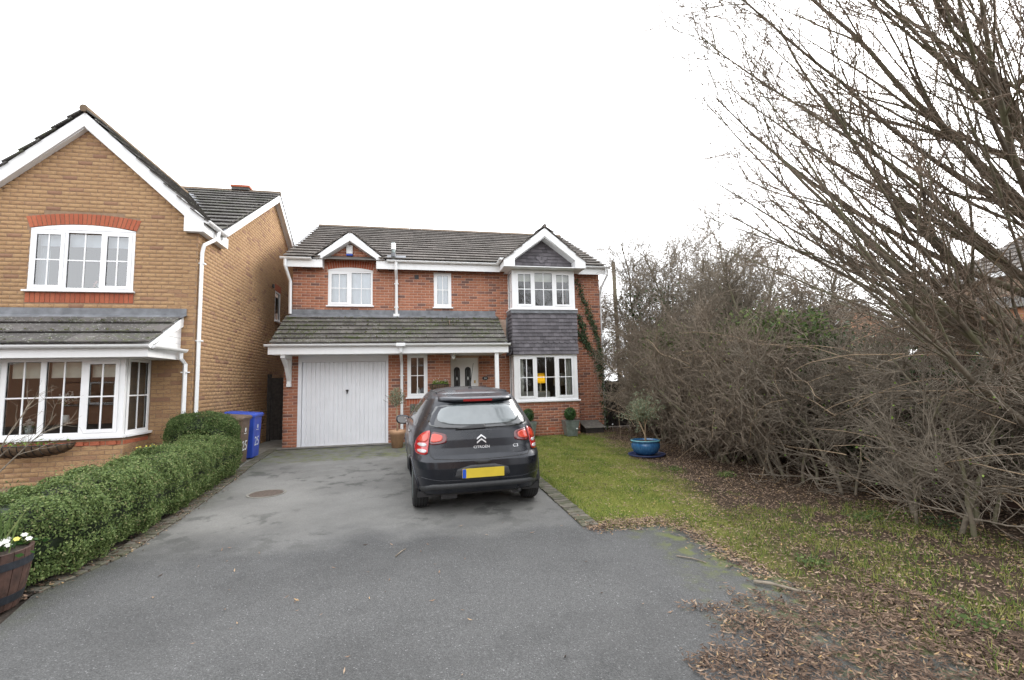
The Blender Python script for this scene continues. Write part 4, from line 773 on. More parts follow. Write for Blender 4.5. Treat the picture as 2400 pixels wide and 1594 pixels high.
for key, nm in (('s', 'side_window'), ('f', 'windscreen')):
    for sg in (-1, 1):
        sel = [q for q, k in win if k == key and (key == 'f' or (V[q[0]][0]*sg > 0))]
        if key == 'f' and sg > 0: continue
        used = {}; 
        for q in sel:
            for v in q: used.setdefault(v, len(used))
        carput(nm, [V[v] for v in used], [tuple(used[v] for v in q) for q in sel], 'car_glass')
B().box(-.78, .78, .25, 3.7, .20, .27, CT).put('underbody', 'black_plastic', CAR)
def patch(name, poly, off, mat, parent=None, rings=6, sub=5, edge=None, frac=False):
    P = []; n = len(poly)
    for i in range(n):
        a, b_ = np.array(poly[i]), np.array(poly[(i+1) % n])
        for k in range(sub): P.append(a+(b_-a)*k/sub)
    P = np.array(P); c0 = P.mean(0); m = len(P); V = []; F = []
    for r in range(rings+1):
        s_ = 1-r/rings*.999; o_ = off if r > 0 else (edge if edge is not None else -.004)
        for q in P:
            x, z = c0+(q-c0)*min(1, s_*(1.0)); 
            if frac: x = x*ci(z, W_)
            V.append((x, rear(x, z)-o_, z))
        if r == 0:
            for q in P:
                x, z = c0+(q-c0)*.985
                if frac: x = x*ci(z, W_)
                V.append((x, rear(x, z)-off, z))
    R = rings+2
    for r in range(R-1):
        for i in range(m): k = (i+1) % m; F.append((r*m+i, r*m+k, (r+1)*m+k, (r+1)*m+i))
    return carput(name, V, F, mat, parent)
def sm(pts, it=2):
    P = [np.array(q, float) for q in pts]
    for _ in range(it):
        Q = []
        for a, b_ in zip(P, P[1:]+P[:1]): Q += [a*.75+b_*.25, a*.25+b_*.75]
        P = Q
    return [tuple(q) for q in P]
def line(name, pts, r, off, mat, parent=None, close=False, sub=6):
    Q = []; L = pts+[pts[0]] if close else pts
    for (x, z), (x2, z2) in zip(L, L[1:]):
        for k in range(sub): u = k/sub; xx, zz = x+(x2-x)*u, z+(z2-z)*u; Q.append(CT(xx, rear(xx, zz)-off, zz))
    Q.append(CT(L[-1][0], rear(*L[-1])-off, L[-1][1])); return B().tube(Q, r, 6).put(name, mat, parent or CAR, True)
# rear screen with dark border, wiper, spoiler, brake light
rw = patch('rear_window', sm([(-.50, 1.35), (.50, 1.35), (.655, 1.13), (.64, 1.05), (.3, 1.025), (-.3, 1.025), (-.64, 1.05), (-.655, 1.13)], 1), .006, 'car_glass')
t = NT('screen_glass'); MATS['screen_glass'] = t.done(t.ramp(t.noise(t.pos(), 3, 3), [(.3, (.08, .095, .10)), (.7, (.13, .15, .155))]), .05, 0, 1., Coat_Weight=1.)  # opaque pane; sky reflection is painted into its blue-grey base colour
patch('sky_grey_glass', sm([(-.43, 1.325), (.43, 1.325), (.555, 1.17), (.50, 1.095), (.25, 1.065), (-.25, 1.065), (-.50, 1.095), (-.555, 1.17)], 2), .009, 'screen_glass', rw)
sp = B(); n = 16; Vv = []
for i in range(n+1):
    x = -.50+1.0*i/n; yr = rear(x, 1.36); k = 1-(abs(x)/.50)**3
    Vv.append([CT(x, yr-.035*k-.006, 1.352), CT(x, yr-.06*k-.008, 1.375), CT(x, yr-.035*k, 1.396), CT(x, yr+.16, 1.45), CT(x, yr+.2, 1.36)])
for r_ in Vv: sp.v += r_
for i in range(n):
    for j in range(5): k = (j+1) % 5; sp.f.append((i*5+j, (i+1)*5+j, (i+1)*5+k, i*5+k))
sp.f += [tuple(range(5)), tuple(n*5+j for j in range(5))]; spo = sp.put('spoiler', 'car_paint', CAR, True)
bl = B(); 
for i in range(8):
    x0, x1 = -.19+.38*i/8, -.19+.38*(i+1)/8; f_ = lambda x: rear(x, 1.36)-.06*(1-(abs(x)/.5)**3)-.012
    bl.quad(CT(x0, f_(x0)+.012, 1.356), CT(x1, f_(x1)+.012, 1.356), CT(x1, f_(x1)-.004, 1.386), CT(x0, f_(x0)-.004, 1.386))
bl.put('brake_light', 'lens_red', spo)
wp = [(-.32, 1.025), (-.15, 1.06), (.02, 1.075), (.06, 1.07), (.065, 1.03), (-.1, 1.025)]; patch('wiper', wp, .03, 'black_plastic', None, 3, 4)
# tail lights: outer lamp on the wing, inner lamp on the tailgate
for s_ in (-1, 1):
    lab = None
    P = sm([(s_*.752, 1.012), (s_*.80, 1.012), (s_*.88, .97), (s_*.925, .90), (s_*.945, .81), (s_*.935, .735), (s_*.90, .722), (s_*.775, .728), (s_*.762, .80), (s_*.755, .9)], 1)
    tl = patch('tail_light', P, .012, 'lens_red', None, 5, 4, frac=True)
    patch('indicator_lens', sm([(s_*.77, .99), (s_*.80, .99), (s_*.865, .955), (s_*.905, .90), (s_*.90, .875), (s_*.775, .875)], 1), .0145, 'lens_orange', tl, 4, 3, frac=True)
    for z0 in (.825, .752): patch('reversing_lens', sm([(s_*.785, z0+.04), (s_*.905, z0+.036), (s_*.915, z0), (s_*.79, z0-.004)], 2), .016, 'lens_clear', tl, 3, 2, frac=True)
    P = sm([(s_*.738, 1.005), (s_*.742, .92), (s_*.748, .848), (s_*.70, .842), (s_*.56, .858), (s_*.505, .872), (s_*.505, .93), (s_*.53, .972), (s_*.62, .988)], 1); ti = patch('tail_light', P, .010, 'lens_dark', None, 5, 4, frac=True)
    patch('inner_lens', sm([(s_*.728, .985), (s_*.735, .92), (s_*.735, .87), (s_*.60, .885), (s_*.572, .90), (s_*.57, .945), (s_*.60, .965)], 1), .0125, 'lens_orange', ti, 4, 3, frac=True)
# tailgate shut lines, crease, bumper
line('shut_line', [(-.615, 1.05), (-.622, 1.0), (-.635, .86), (-.645, .80), (-.63, .72), (-.59, .685), (-.3, .668), (0, .662), (.3, .668), (.59, .685), (.63, .72), (.645, .80), (.635, .86), (.622, 1.0), (.615, 1.05)], .0055, -.002, 'black_plastic')
line('shut_line', [(-.655, 1.13), (-.62, 1.04), (-.3, 1.015), (.3, 1.015), (.62, 1.04), (.655, 1.13)], .004, -.001, 'black_plastic')
patch('boot_release', [(-.11, .645), (.11, .645), (.09, .615), (-.09, .615)], .006, 'black_plastic', None, 2, 3)
patch('number_plate_recess', sm([(-.31, .60), (.31, .60), (.36, .42), (-.36, .42)], 1), .001, 'car_trim', None, 3, 4)
npz = lambda z: -.012-.06*(z-.44); pl_ = B(); pl_.hexa([CT(-.26, npz(.45)+.008, .45), CT(.26, npz(.45)+.008, .45), CT(.26, npz(.45)-.004, .45), CT(-.26, npz(.45)-.004, .45), CT(-.26, npz(.56)+.008, .561), CT(.26, npz(.56)+.008, .561), CT(.26, npz(.56)-.004, .561), CT(-.26, npz(.56)-.004, .561)])
plo = pl_.put('number_plate', 'plate_yellow', CAR); B().quad(CT(-.258, npz(.452)-.0065, .452), CT(-.215, npz(.452)-.0065, .452), CT(-.215, npz(.559)-.0065, .559), CT(-.258, npz(.559)-.0065, .559)).put('blue_band', 'plate_blue', plo)
lip = B(); xs_ = np.linspace(-.80, .80, 41); prof = [(.0, .385), (-.022, .365), (-.022, .33), (.01, .31), (.12, .225), (.3, .21)]
for x in xs_:
    up_ = -.05*max(0, (abs(x)-.62)/.18)**.8 if abs(x) > .62 else 0
    for d, z in prof: zz = z+up_; lip.v.append(CT(x, rear(x, max(.30, zz))+d, zz))
for i in range(40):
    for j in range(5): lip.f.append((i*6+j, (i+1)*6+j, (i+1)*6+j+1, i*6+j+1))
lip.put('bumper_lip', 'car_trim', CAR, True)
line('bumper_crease', [(-.78, .47), (-.5, .425), (0, .415), (.5, .425), (.78, .47)], .006, -.003, 'car_paint')
B().tube([CT(.47, .06, .245), CT(.47, .45, .25)], .028, 14, False).put('exhaust_pipe', 'steel', CAR, True); B().tube([CT(.47, .065, .245), CT(.47, .44, .25)], .023, 12).put('exhaust_bore', 'black_plastic', CAR); B().tube([CT(.5, .35, .22), CT(.5, .75, .22)], .09, 12).put('silencer', 'car_trim', CAR); B().box(-.5, -.3, .2, .5, .17, .25, CT).put('tow_bracket', 'black_plastic', CAR)
# badges
for k, zc in ((0, .915), (1, .868)):
    P = [(-.058, -.026), (-.058, -.006), (0, .036), (.058, -.006), (.058, -.026), (.008, .012), (-.008, .012)]
    bb = B(); n = len(P); fr_ = [CT(x, rear(x, zc+z)-.012, zc+z) for x, z in P]; bk = [CT(x, rear(x, zc+z)-.001, zc+z) for x, z in P]; bb.v = fr_+bk; bb.f = [(0, 1, 2, 6), (6, 2, 5), (5, 2, 3, 4)]+[(j, (j+1) % n, n+(j+1) % n, n+j) for j in range(n)]; bb.put('chevron_badge', 'chrome', CAR)
text('CITROËN', .042, .0015, lambda x, d, z: CT(x, rear(x, .80+z)-.005-d, .80+z), 'chrome', 'name_badge', CAR, sx=1.15); text('C3', .05, .0015, lambda x, d, z: CT(x+.44, rear(x+.44, .795+z)-.006-d, .795+z), 'chrome', 'model_badge', CAR, sx=1.25)
# wheels
for ax, sx_ in ((AX[0], -1), (AX[0], 1), (AX[1], -1), (AX[1], 1)):
    xo, xi = sx_*.832, sx_*.638; prof = [(xi, .20), (xi, .27), (xi+sx_*.012, .295), (xi+sx_*.03, .303), (xo-sx_*.03, .303), (xo-sx_*.010, .293), (xo, .265), (xo-sx_*.004, .20)]; tb = B(); n = 36
    for x, r in prof:
        for j in range(n): a = 2*math.pi*j/n; tb.v.append(CT(x, ax+r*math.cos(a), .303+r*math.sin(a)))
    for i in range(len(prof)-1):
        for j in range(n): k = (j+1) % n; tb.f.append((i*n+j, i*n+k, (i+1)*n+k, (i+1)*n+j))
    wh = tb.put('wheel', 'tyre', CAR, True)
    for gx in (-.052, -.018, .018, .052):
        g_ = B(); x0 = (xo+xi)/2+gx
        for x in (x0-.004, x0+.004):
            for j in range(n): a = 2*math.pi*j/n; g_.v.append(CT(x, ax+.3045*math.cos(a), .303+.3045*math.sin(a)))
        for j in range(n): k = (j+1) % n; g_.f.append((j, k, n+k, n+j))
        g_.put('tread_groove', 'black_plastic', wh)
    rim = B()
    for x, r in ((xo-sx_*.02, .205), (xo-sx_*.005, .19), (xo-sx_*.03, .15), (xo-sx_*.02, .05), (xo-sx_*.02, .001)):
        for j in range(n): a = 2*math.pi*j/n; rim.v.append(CT(x, ax+r*math.cos(a), .303+r*math.sin(a)))
    for i in range(4):
        for j in range(n): k = (j+1) % n; rim.f.append((i*n+j, i*n+k, (i+1)*n+k, (i+1)*n+j))
    rim.put('rim', 'zinc', wh, True)
    arch = B().tube([CT(side(ax+.345*math.cos(a), max(.27, .305+.345*math.sin(a)), sx_)*1.0, ax+.345*math.cos(a), .305+.345*math.sin(a)) for a in np.linspace(-.08, math.pi+.08, 30)], .016, 6); arch.put('arch_lip', 'car_paint', CAR, True)
    ln_ = B(); 
    for x in (sx_*.60, sx_*.815):
        for a in np.linspace(0, math.pi, 20): ln_.v.append(CT(x, ax+.34*math.cos(a), .305+.34*math.sin(a)))
    for i in range(19): ln_.f.append((i, i+1, 21+i, 20+i))
    ln_.poly([CT(sx_*.60, ax+.34*math.cos(a), .305+.34*math.sin(a)) for a in np.linspace(0, math.pi, 20)]).put('wheel_arch', 'black_plastic', CAR)
# mirrors, handles, aerial, roof rail
for s_ in (-1, 1):
    mb = B(); cx_, cy_, cz_ = s_*.92, 2.42, .97
    for r, y in ((.3, .09), (.8, .06), (1, 0), (1, -.05), (.92, -.075)):
        for j in range(20): a = 2*math.pi*j/20; cc, ss = math.cos(a), math.sin(a); mb.v.append(CT(cx_+.115*r*math.copysign(abs(cc)**.7, cc), cy_+y, cz_+.075*r*math.copysign(abs(ss)**.7, ss)+.01*cc*s_))
    for i in range(4):
        for j in range(20): k = (j+1) % 20; mb.f.append((i*20+j, i*20+k, (i+1)*20+k, (i+1)*20+j))
    mb.f += [tuple(range(20)), tuple(80+j for j in range(20))]; mo = mb.put('door_mirror', 'car_paint', CAR, True); g_ = B().poly([CT(cx_+.09*math.copysign(abs(math.cos(a))**.7, math.cos(a)), cy_-.077, cz_+.055*math.copysign(abs(math.sin(a))**.7, math.sin(a))+.01*math.cos(a)*s_) for a in np.linspace(0, 2*math.pi, 21)[:-1]]); g_.put('mirror_glass', 'mirror', mo); B().tube([CT(s_*.78, 2.46, .95), CT(s_*.90, 2.44, .95)], .035, 8).put('mirror_arm', 'car_trim', mo)
    for yh in (.98, 1.95): B().box(s_*(abs(side(yh, .93, 1))+.0)-.012, s_*(abs(side(yh, .93, 1)))+.03*s_, yh, yh+.19, .915, .945, CT).put('door_handle', 'chrome', CAR, bevel=.006)
    B().tube([CT(s_*(.505-.02*abs(y-1.3)), y, 1.468-.03*abs(y-1.3)**2) for y in np.linspace(.78, 1.95, 12)], .012, 6).put('roof_strip', 'car_trim', CAR, True)
B().tube([CT(0, .95, 1.505), CT(.0, .62, 1.86)], [.006, .003], 6).put('roof_aerial', 'black_plastic', CAR); B().lathe([(.03, -.01), (.02, .02), (.001, .03)], CT(0, .95, 1.505), 10).put('aerial_base', 'black_plastic', CAR)
# ================================================================== CLIPPED EVERGREEN HEDGE
def lump(a, b, c): return .5*np.sin(a*5.1+1.3*np.sin(b*3.7+c))+.3*np.sin(b*9.3+2*c+a*2)+.25*np.sin(c*13.1+a*7.7)
def hull_hedge(name, lab, cen, half, ztop, y0, y1, n, size, zbot=.05, rag=.035):
    # rounded-box section swept along y; leaves thrown on its skin
    root = thing(name, lab, 'hedge', (cen((y0+y1)/2), (y0+y1)/2, gz((y0+y1)/2)))
    def surf(v, a):
        ex = 3.2; c_, s_ = np.cos(a), np.sin(a); e = np.clip(np.minimum(v-y0, y1-v)/.3, 0, 1); endk = np.sqrt(np.clip(1-(1-e)**2, 0.02, 1))
        hw = half(v)*endk; zt = ztop(v); zb = np.array([gz(q) for q in np.atleast_1d(v)])+zbot; hz = (zt-zb)/2; zm = (zt+zb)/2
        x = cen(v)+hw*np.sign(c_)*np.abs(c_)**(2/ex); z = zm+hz*np.sign(s_)*np.abs(s_)**(2/ex)*(.6+.4*endk)-hz*(.4*(1-endk)); return np.stack([x, v, z], 1), np.stack([np.sign(c_)*np.abs(c_)**1.2, np.where(v < y0+.3, -.7, np.where(v > y1-.3, .7, 0)), np.sign(s_)*np.abs(s_)**1.2], 1)
    v = rng.uniform(y0, y1, n); a = rng.uniform(-.75, math.pi+.75, n); P, N_ = surf(v, a); N_ = unit(N_); P = P+N_*(lump(P[:, 0]*2, P[:, 1]*2, P[:, 2]*2)[:, None]*rag)-N_*rng.exponential(.03, (n, 1))+N_*.01; P[:, 2] = np.maximum(P[:, 2], np.array([gz(q) for q in v])+.01)
    sh = rng.integers(0, n, n//40); put('foliage', *leaves(P, size, .55, N_, .75), 'leaf_hedge', root, rvv=np.clip(rng.beta(2, 2.4, n)+.12*lump(P[:, 0]*3, P[:, 1]*3, P[:, 2]*3), 0, .999))
    Vc = []; Fc = []; nv = 30; na = 20; vv = np.linspace(y0+.04, y1-.04, nv)
    for q in vv:
        X, NN_ = surf(np.full(na, q), np.linspace(0, 2*math.pi, na, endpoint=False)); c0 = X.mean(0); Vc += [tuple(c0+(x-c0)*.86) for x in X]
    for i in range(nv-1):
        for j in range(na): k = (j+1) % na; Fc.append((i*na+j, i*na+k, (i+1)*na+k, (i+1)*na+j))
    Fc += [tuple(range(na)), tuple((nv-1)*na+j for j in range(na))]; put('branches', Vc, Fc, 'hedge_core', root, smooth=True)  # closed dark hull added inside the leaves to block see-through, not separate branches
    tips = rng.integers(0, n, n//30); st = P[tips]; Pt = grow(st, N_[tips]+np.array((0, 0, .6)), rng.uniform(.03, .08, len(tips)), 3, .2); LV = Pt[:, 1:].reshape(-1, 3); put('new_shoots', *leaves(LV, size*.9, .5, (0, 0, 1), 1.2), 'leaf_hedge', root, rvv=rng.uniform(.6, 1, len(LV)))
    return root
simple('saucer_blue', (.035, .05, .13), .4, .3, 10)
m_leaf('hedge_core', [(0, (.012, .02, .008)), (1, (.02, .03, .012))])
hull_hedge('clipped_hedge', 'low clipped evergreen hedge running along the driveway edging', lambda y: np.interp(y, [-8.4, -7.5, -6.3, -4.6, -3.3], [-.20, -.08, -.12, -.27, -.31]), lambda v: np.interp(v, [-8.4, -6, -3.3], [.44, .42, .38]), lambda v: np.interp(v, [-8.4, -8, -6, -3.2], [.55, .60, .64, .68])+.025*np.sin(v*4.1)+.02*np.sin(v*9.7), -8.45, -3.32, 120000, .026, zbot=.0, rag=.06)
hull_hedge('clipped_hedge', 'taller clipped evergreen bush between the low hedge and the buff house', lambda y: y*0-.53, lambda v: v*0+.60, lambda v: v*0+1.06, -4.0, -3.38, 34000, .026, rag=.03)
# ================================================================== BARE WOODY PLANTS
def woody(name, lab, cat, base, nst, ht, lean, spread, n2, n3, n4, r0, twig, bark='bark', l2=.42, l3=.22, l4=.07, up2=.25, grp=None, wig=.1, lo=.15, a2=55, r3=.006, r4=.003, K2=7, leanv=.35, xmin=None):
    root = thing(name, lab, cat, base, grp); st = np.tile(np.array(base, float), (nst, 1)); st[:, :2] += rng.normal(0, spread*.12, (nst, 2)); st[:, 2] -= .03
    di = np.stack([lean[0]+rng.normal(0, leanv, nst), lean[1]+rng.normal(0, leanv, nst), np.full(nst, 1.)], 1)
    L1 = ht*rng.uniform(.75, 1.05, nst); P1 = grow(st, di, L1, 12, wig*.8, (0, 0, .03)); R1 = r0*rng.uniform(.7, 1.1, nst)
    put('trunk', *tubes(P1, taper(R1, 12, .25), 7), bark, root, smooth=True)
    s2, d2, t2, i2 = spawn(P1, n2, lo, 1, a2, (lean[0]*.5, lean[1]*.5, up2)); L2 = ht*l2*(1.15-.6*t2)*rng.uniform(.6, 1.2, len(s2)); P2 = grow(s2, d2, L2, K2, wig, (0, 0, .0)); R2 = np.clip(R1[i2]*(1-.7*t2)*.45, .006, .05)
    s3, d3, t3, i3 = spawn(P2, n3, .15, 1, 42, (0, 0, .08)); L3 = ht*l3*rng.uniform(.4, 1.2, len(s3)); P3 = grow(s3, d3, L3, 5, wig*1.1); 
    s4, d4, t4, i4 = spawn(P3, n4, .1, 1, 50); L4 = ht*l4*rng.uniform(.4, 1.3, len(s4)); P4 = grow(s4, d4, L4, 3, wig*1.5)
    if xmin is not None:
        s3 = None
        for P in (P1, P2, P3, P4): d_ = P[:, :, 0]-xmin; P[:, :, 0] = np.where(d_ < 0, xmin+d_*.12, P[:, :, 0])
    for P in (P2, P3, P4): P[:, :, 2] = np.maximum(P[:, :, 2], .02+np.array(base[2]))
    put('branches', *tubes(P2, taper(R2, K2, .35), 5), twig, root, smooth=True); V, F = join([tubes(P3, taper(np.full(len(P3), r3), 5, .45), 3), tubes(P4, taper(np.full(len(P4), r4), 3, .5), 3)]); put('twigs', V, F, twig, root); return root, P2, P3
def at(x, y): return (x, y, gz(y))
HS = [(8.56, -9.36, 2.5), (8.72, -8.72, 2.4), (8.98, -7.76, 2.5), (9.05, -7.1, 2.6), (8.92, -6.38, 2.5), (9.2, -5.6, 2.6), (9.1, -4.9, 2.7), (9.3, -4.1, 2.7), (9.2, -3.3, 2.8), (9.5, -2.4, 3.0), (9.6, -1.5, 3.0), (9.9, -.6, 3.2), (10.1, .5, 3.4), (9.4, -10.1, 2.6), (9.25, -9.0, 2.5), (9.55, -8.1, 2.7), (9.75, -9.6, 2.5), (9.7, -7.2, 2.8), (9.75, -6.1, 2.8), (9.9, -4.6, 3.0), (8.75, -5.3, 1.9), (8.9, -3.9, 1.9), (9.1, -2.7, 2.0)]
HL = ['pale upright trunk nearest the leaf pile', 'slim leaning stem beside the pale upright trunk', 'several grey stems and yellow green buds', 'tangled dark stems behind the budding shrub', 'bent stem and tangled fine twigs', 'thick mat of sideways twigs', 'drooping brown twigs over leaf litter', 'dense brown sweep of arching twigs', 'arching twigs reaching over the bed', 'twigs spreading behind the blue pot', 'low twiggy skirt behind the potted olive', 'tall thin shoots near the side fence', 'greyish twigs behind the timber side fence', 'spreading crown against the brown fence panels', 'dark tangle behind the pale trunk', 'upright grey shoots in the second row', 'criss-cross twigs against the fence end', 'high fine tips in the second row', 'brown tips rising behind the thick twig mat', 'long thin tips above the brown sweep', 'short clipped twigs over the leaf litter', 'short clipped twigs right of the blue pot', 'short bushy twigs beside the potted olive']
BUD = []
for (x, y, h), l in zip(HS, HL):
    near = y < -7; _, _, P3 = woody('hedge_shrub', 'bare hedge shrub with '+l, 'shrub', at(x, y), 2 if near else 4, h*(.84 if near else 1), (-.02, .0) if near else (-.10, -.05), .9, 22 if near else 16, 13 if near else 11, 2, .026 if near else .03, 'twig' if near else 'twig_brown', wig=.13, lo=.06 if near else .13, l2=.40, l3=.22, l4=.06, up2=.10 if near else .22, a2=66 if near else 58, leanv=.09 if near else .3, r3=.0046 if near else .0058, r4=.0026 if near else .0032, grp='bare hedge along the fence', xmin=8.2 if y > -6 else 8.05); BUD.append(P3[rng.integers(0, len(P3), 34), -1])
cn = 150; y_ = rng.uniform(-9.8, -.5, cn); P_ = grow(np.stack([rng.uniform(8.5, 9.2, cn), y_, rng.uniform(.25, 2.2, cn)], 1), np.stack([rng.normal(-.15, .25, cn), rng.choice([-1, 1], cn)*rng.uniform(.5, 1, cn), rng.normal(.25, .3, cn)], 1), rng.uniform(.7, 1.9, cn), 12, .07, (0, 0, -.045)); P_[:, :, 0] = np.maximum(P_[:, :, 0], 8.1); tag(put('arching_canes', *tubes(P_, taper(np.full(cn, .0065), 12, .4), 5), 'bark_pale', smooth=True), 'long pale canes arching across the face of the bare hedge', 'canes', kind='stuff')
# few spring buds and ivy in the hedge
def leafcloud(name, lab, cat, pts, mat, size, asp=.7, par=None, grp=None):
    pts = np.asarray(pts); o = put(name, *leaves(pts, size, asp), mat, par, rvv=rng.random(len(pts)))
    return tag(o, lab, cat, grp) if lab else o
# taller trees behind
BT = [(10.6, -4.4, 4.3, 'beside the far gabled roof'), (11., -2.9, 5.0, 'behind the middle of the hedge'), (11.2, -1.4, 5.5, 'with ivy at its foot behind the hedge'), (11.0, .3, 5.8, 'with a dark ivy column, behind the hedge'), (11.3, 2.4, 6.2, 'with twin shoots near the wooden pole'), (10.4, 4.6, 5.4, 'close behind the red brick house corner'), (12.6, -.6, 5.2, 'furthest behind the hedge, pale and fine'), (11.3, -5.3, 3.7, 'just left of the far orange brick house'), (11.6, -7.4, 3.0, 'low behind the near end of the hedge'), (10.5, -6.3, 2.6, 'low and bushy behind the big overhanging tree')]
ivy = []
for x, y, h, l in BT:
    r_, P2, P3 = woody('bare_tree', 'bare twiggy tree '+l, 'tree', at(x, y), 4, h, (-.05, -.03), 1., 22, 13, 4, .055, 'twig', l2=.34, l3=.15, l4=.05, up2=.35, grp='bare trees behind the hedge', wig=.10, lo=.2, leanv=.16, r3=.008, r4=.0045)
    k = 2600 if 'ivy' in l else 700; q = P2[rng.integers(0, len(P2), k), rng.integers(0, 4, k)]+rng.normal(0, .13, (k, 3)); q = q[q[:, 2] < h*.72]; put('ivy_leaves', *leaves(q, .07, .8), 'leaf_ivy', r_, rvv=rng.random(len(q)))
for x, y, zc, s_, lab in ((9.55, -5.4, 2.2, (.5, 1.7, .5), 'green bramble leaves threaded through the top of the hedge'), (9.6, -2.2, 2.2, (.5, 1.3, .7), 'grey green ivy climbing the far part of the hedge'), (9.85, -7.0, 1.2, (.3, 1.3, 1.0), 'dark ivy inside the near part of the hedge'), (9.9, -4.6, 1.2, (.3, 1.3, 1.0), 'dark ivy inside the middle of the hedge'), (9.9, -2.2, 1.3, (.35, 1.3, 1.1), 'dark ivy deep behind the potted olive'), (10.0, -9.2, 1.1, (.2, 1.0, .9), 'dark ivy behind the pale upright trunk'), (10.2, -.2, 1.6, (.8, 1.1, 1.5), 'dark ivy mass at the hedge end by the red brick house'), (10.4, -4.0, 2.0, (.6, 1.5, .6), 'green bramble and ivy mound in the middle of the hedge'), (11.9, -1.6, 3.1, (.5, .5, .9), 'dark evergreen bush rising above the hedge')):
    n = 2600 if x < 10 else 4200; C = unit(rng.normal(0, 1, (n, 3)))*np.cbrt(rng.random((n, 1)))*np.array(s_)+np.array((x, y, zc)); C += .18*np.stack([lump(C[:, 1]*2, C[:, 2]*2, C[:, 0]), lump(C[:, 2]*2, C[:, 0]*2, C[:, 1]), lump(C[:, 0]*2, C[:, 1], C[:, 2]*2)], 1); C = C[C[:, 2] > .05]
    ib = thing('ivy_bush', lab, 'bush', at(x, y)); put('foliage', *leaves(C, .075, .8), 'leaf_ivy' if 'green' not in lab else 'leaf_hedge', ib, rvv=rng.random(len(C))); st = np.tile(np.array((x, y, gz(y))), (5, 1)); put('stems', *tubes(grow(st, rng.normal(0, .3, (5, 3))+np.array((0, 0, 1)), np.full(5, zc+s_[2]*.6), 8, .1), np.full((5, 8), .02), 5), 'bark', ib)
pts = []
pts = np.concatenate(BUD); pts = np.repeat(pts, 2, 0)+rng.normal(0, .02, (len(pts)*2, 3)); pts = pts[pts[:, 2] > 0]; tag(leafcloud('spring_buds', 'scattered fresh yellow green buds in the bare hedge', 'leaves', pts, 'leaf_bright', .026), kind='stuff')
# the big tree leaning in from the right
TB = (9.75, -9.55, gz(-9.5)); TR = thing('overhanging_tree', 'large bare tree with long curved limbs sweeping over the hedge and sky', 'tree', TB)
tp = grow([TB], [(.06, .0, 1)], [5.2], 8, .03); put('trunk', *tubes(tp, taper([.19], 8, .7), 12), 'bark', TR, smooth=True)
limbs = []
for i in range(38):
    zt = rng.uniform(.9, 4.4); az = rng.normal(math.radians(176), .33) if i < 33 else rng.uniform(0, 6.28); el = math.radians(rng.uniform(22, 36)+zt*1.5); k = min(7, int(round(zt/5.2*7))); limbs.append((tp[0, k], az, el, rng.uniform(3.2, 4.9), rng.uniform(.016, .03)))
for az, el, L, z, r in ((3.30, .66, 4.6, .75, .055), (3.05, .60, 4.8, 1.5, .045), (2.8, .52, 4.4, 2.2, .042), (3.1, .62, 4.8, 3.0, .042), (2.6, .5, 4.0, 1.5, .04), (3.45, .5, 4.4, 2.2, .04), (3.15, .40, 4.6, 1.1, .036), (2.95, .44, 4.8, 1.5, .034), (3.3, .38, 4.4, 1.5, .03), (2.85, .40, 4.6, 1.5, .028), (3.2, .46, 4.9, 2.2, .03), (3.05, .5, 5.0, 3.0, .03)): limbs.append((tp[0, int(round(z/5.2*7))], az, el, L, r))
P1 = grow([l[0] for l in limbs], [(math.cos(l[1])*math.cos(l[2]), math.sin(l[1])*math.cos(l[2]), math.sin(l[2])) for l in limbs], [l[3] for l in limbs], 16, .04, (0, 0, .022)); R1 = np.array([l[4] for l in limbs])
for i in range(len(limbs)): put('limb', *tubes(P1[i:i+1], taper(R1[i:i+1], 16, .14), 8), 'bark', TR, smooth=True)
s2, d2, t2, i2 = spawn(P1, 9, .12, .97, 24, (0, 0, .04)); P2 = grow(s2, d2, rng.uniform(.7, 1.8, len(s2))*(1.15-.45*t2), 9, .05, (0, 0, .03)); R2 = np.clip(R1[i2]*(1-.8*t2)*.5, .005, .02); put('branches', *tubes(P2, taper(R2, 9, .3), 5), 'bark', TR, smooth=True)
s3, d3, t3, i3 = spawn(P2, 7, .1, 1, 36, (0, 0, .06)); P3 = grow(s3, d3, rng.uniform(.2, .75, len(s3)), 6, .07, (0, 0, .02)); Pm = np.concatenate([P1, ]); s4, d4, t4, i4 = spawn(P3, 5, .05, 1, 48); P4 = grow(s4, d4, rng.uniform(.04, .16, len(s4)), 3, .15); s5, d5, t5, i5 = spawn(P2, 14, .02, 1, 60); P5 = grow(s5, d5, rng.uniform(.03, .12, len(s5)), 3, .15)
V, F = join([tubes(P3, taper(np.full(len(P3), .004), 6, .45), 3), tubes(P4, taper(np.full(len(P4), .0026), 3, .6), 3), tubes(P5, taper(np.full(len(P5), .0028), 3, .6), 3)]); put('twigs', V, F, 'bark_twig', TR)
# bare shrub by the buff house window
woody('bare_shrub', 'thin bare shrub arching in front of the buff house bay window', 'shrub', (-2.25, -6.05, gz(-6)), 2, 1.9, (1.0, .05), .2, 5, 4, 1, .013, 'twig', 'twig', l2=.28, l3=.16, l4=.05, up2=.2, leanv=.12, r3=.0025, r4=.0015, lo=.45, a2=26)
# distant trees glimpsed between the houses
woody('bare_tree', 'faint bare tree showing between the two house roofs', 'tree', (-3.4, 13, 0), 2, 10.6, (0, 0), .5, 24, 10, 3, .12, 'twig', l2=.22, l3=.08, l4=.03, up2=.5, leanv=.06, r3=.012, r4=.008)
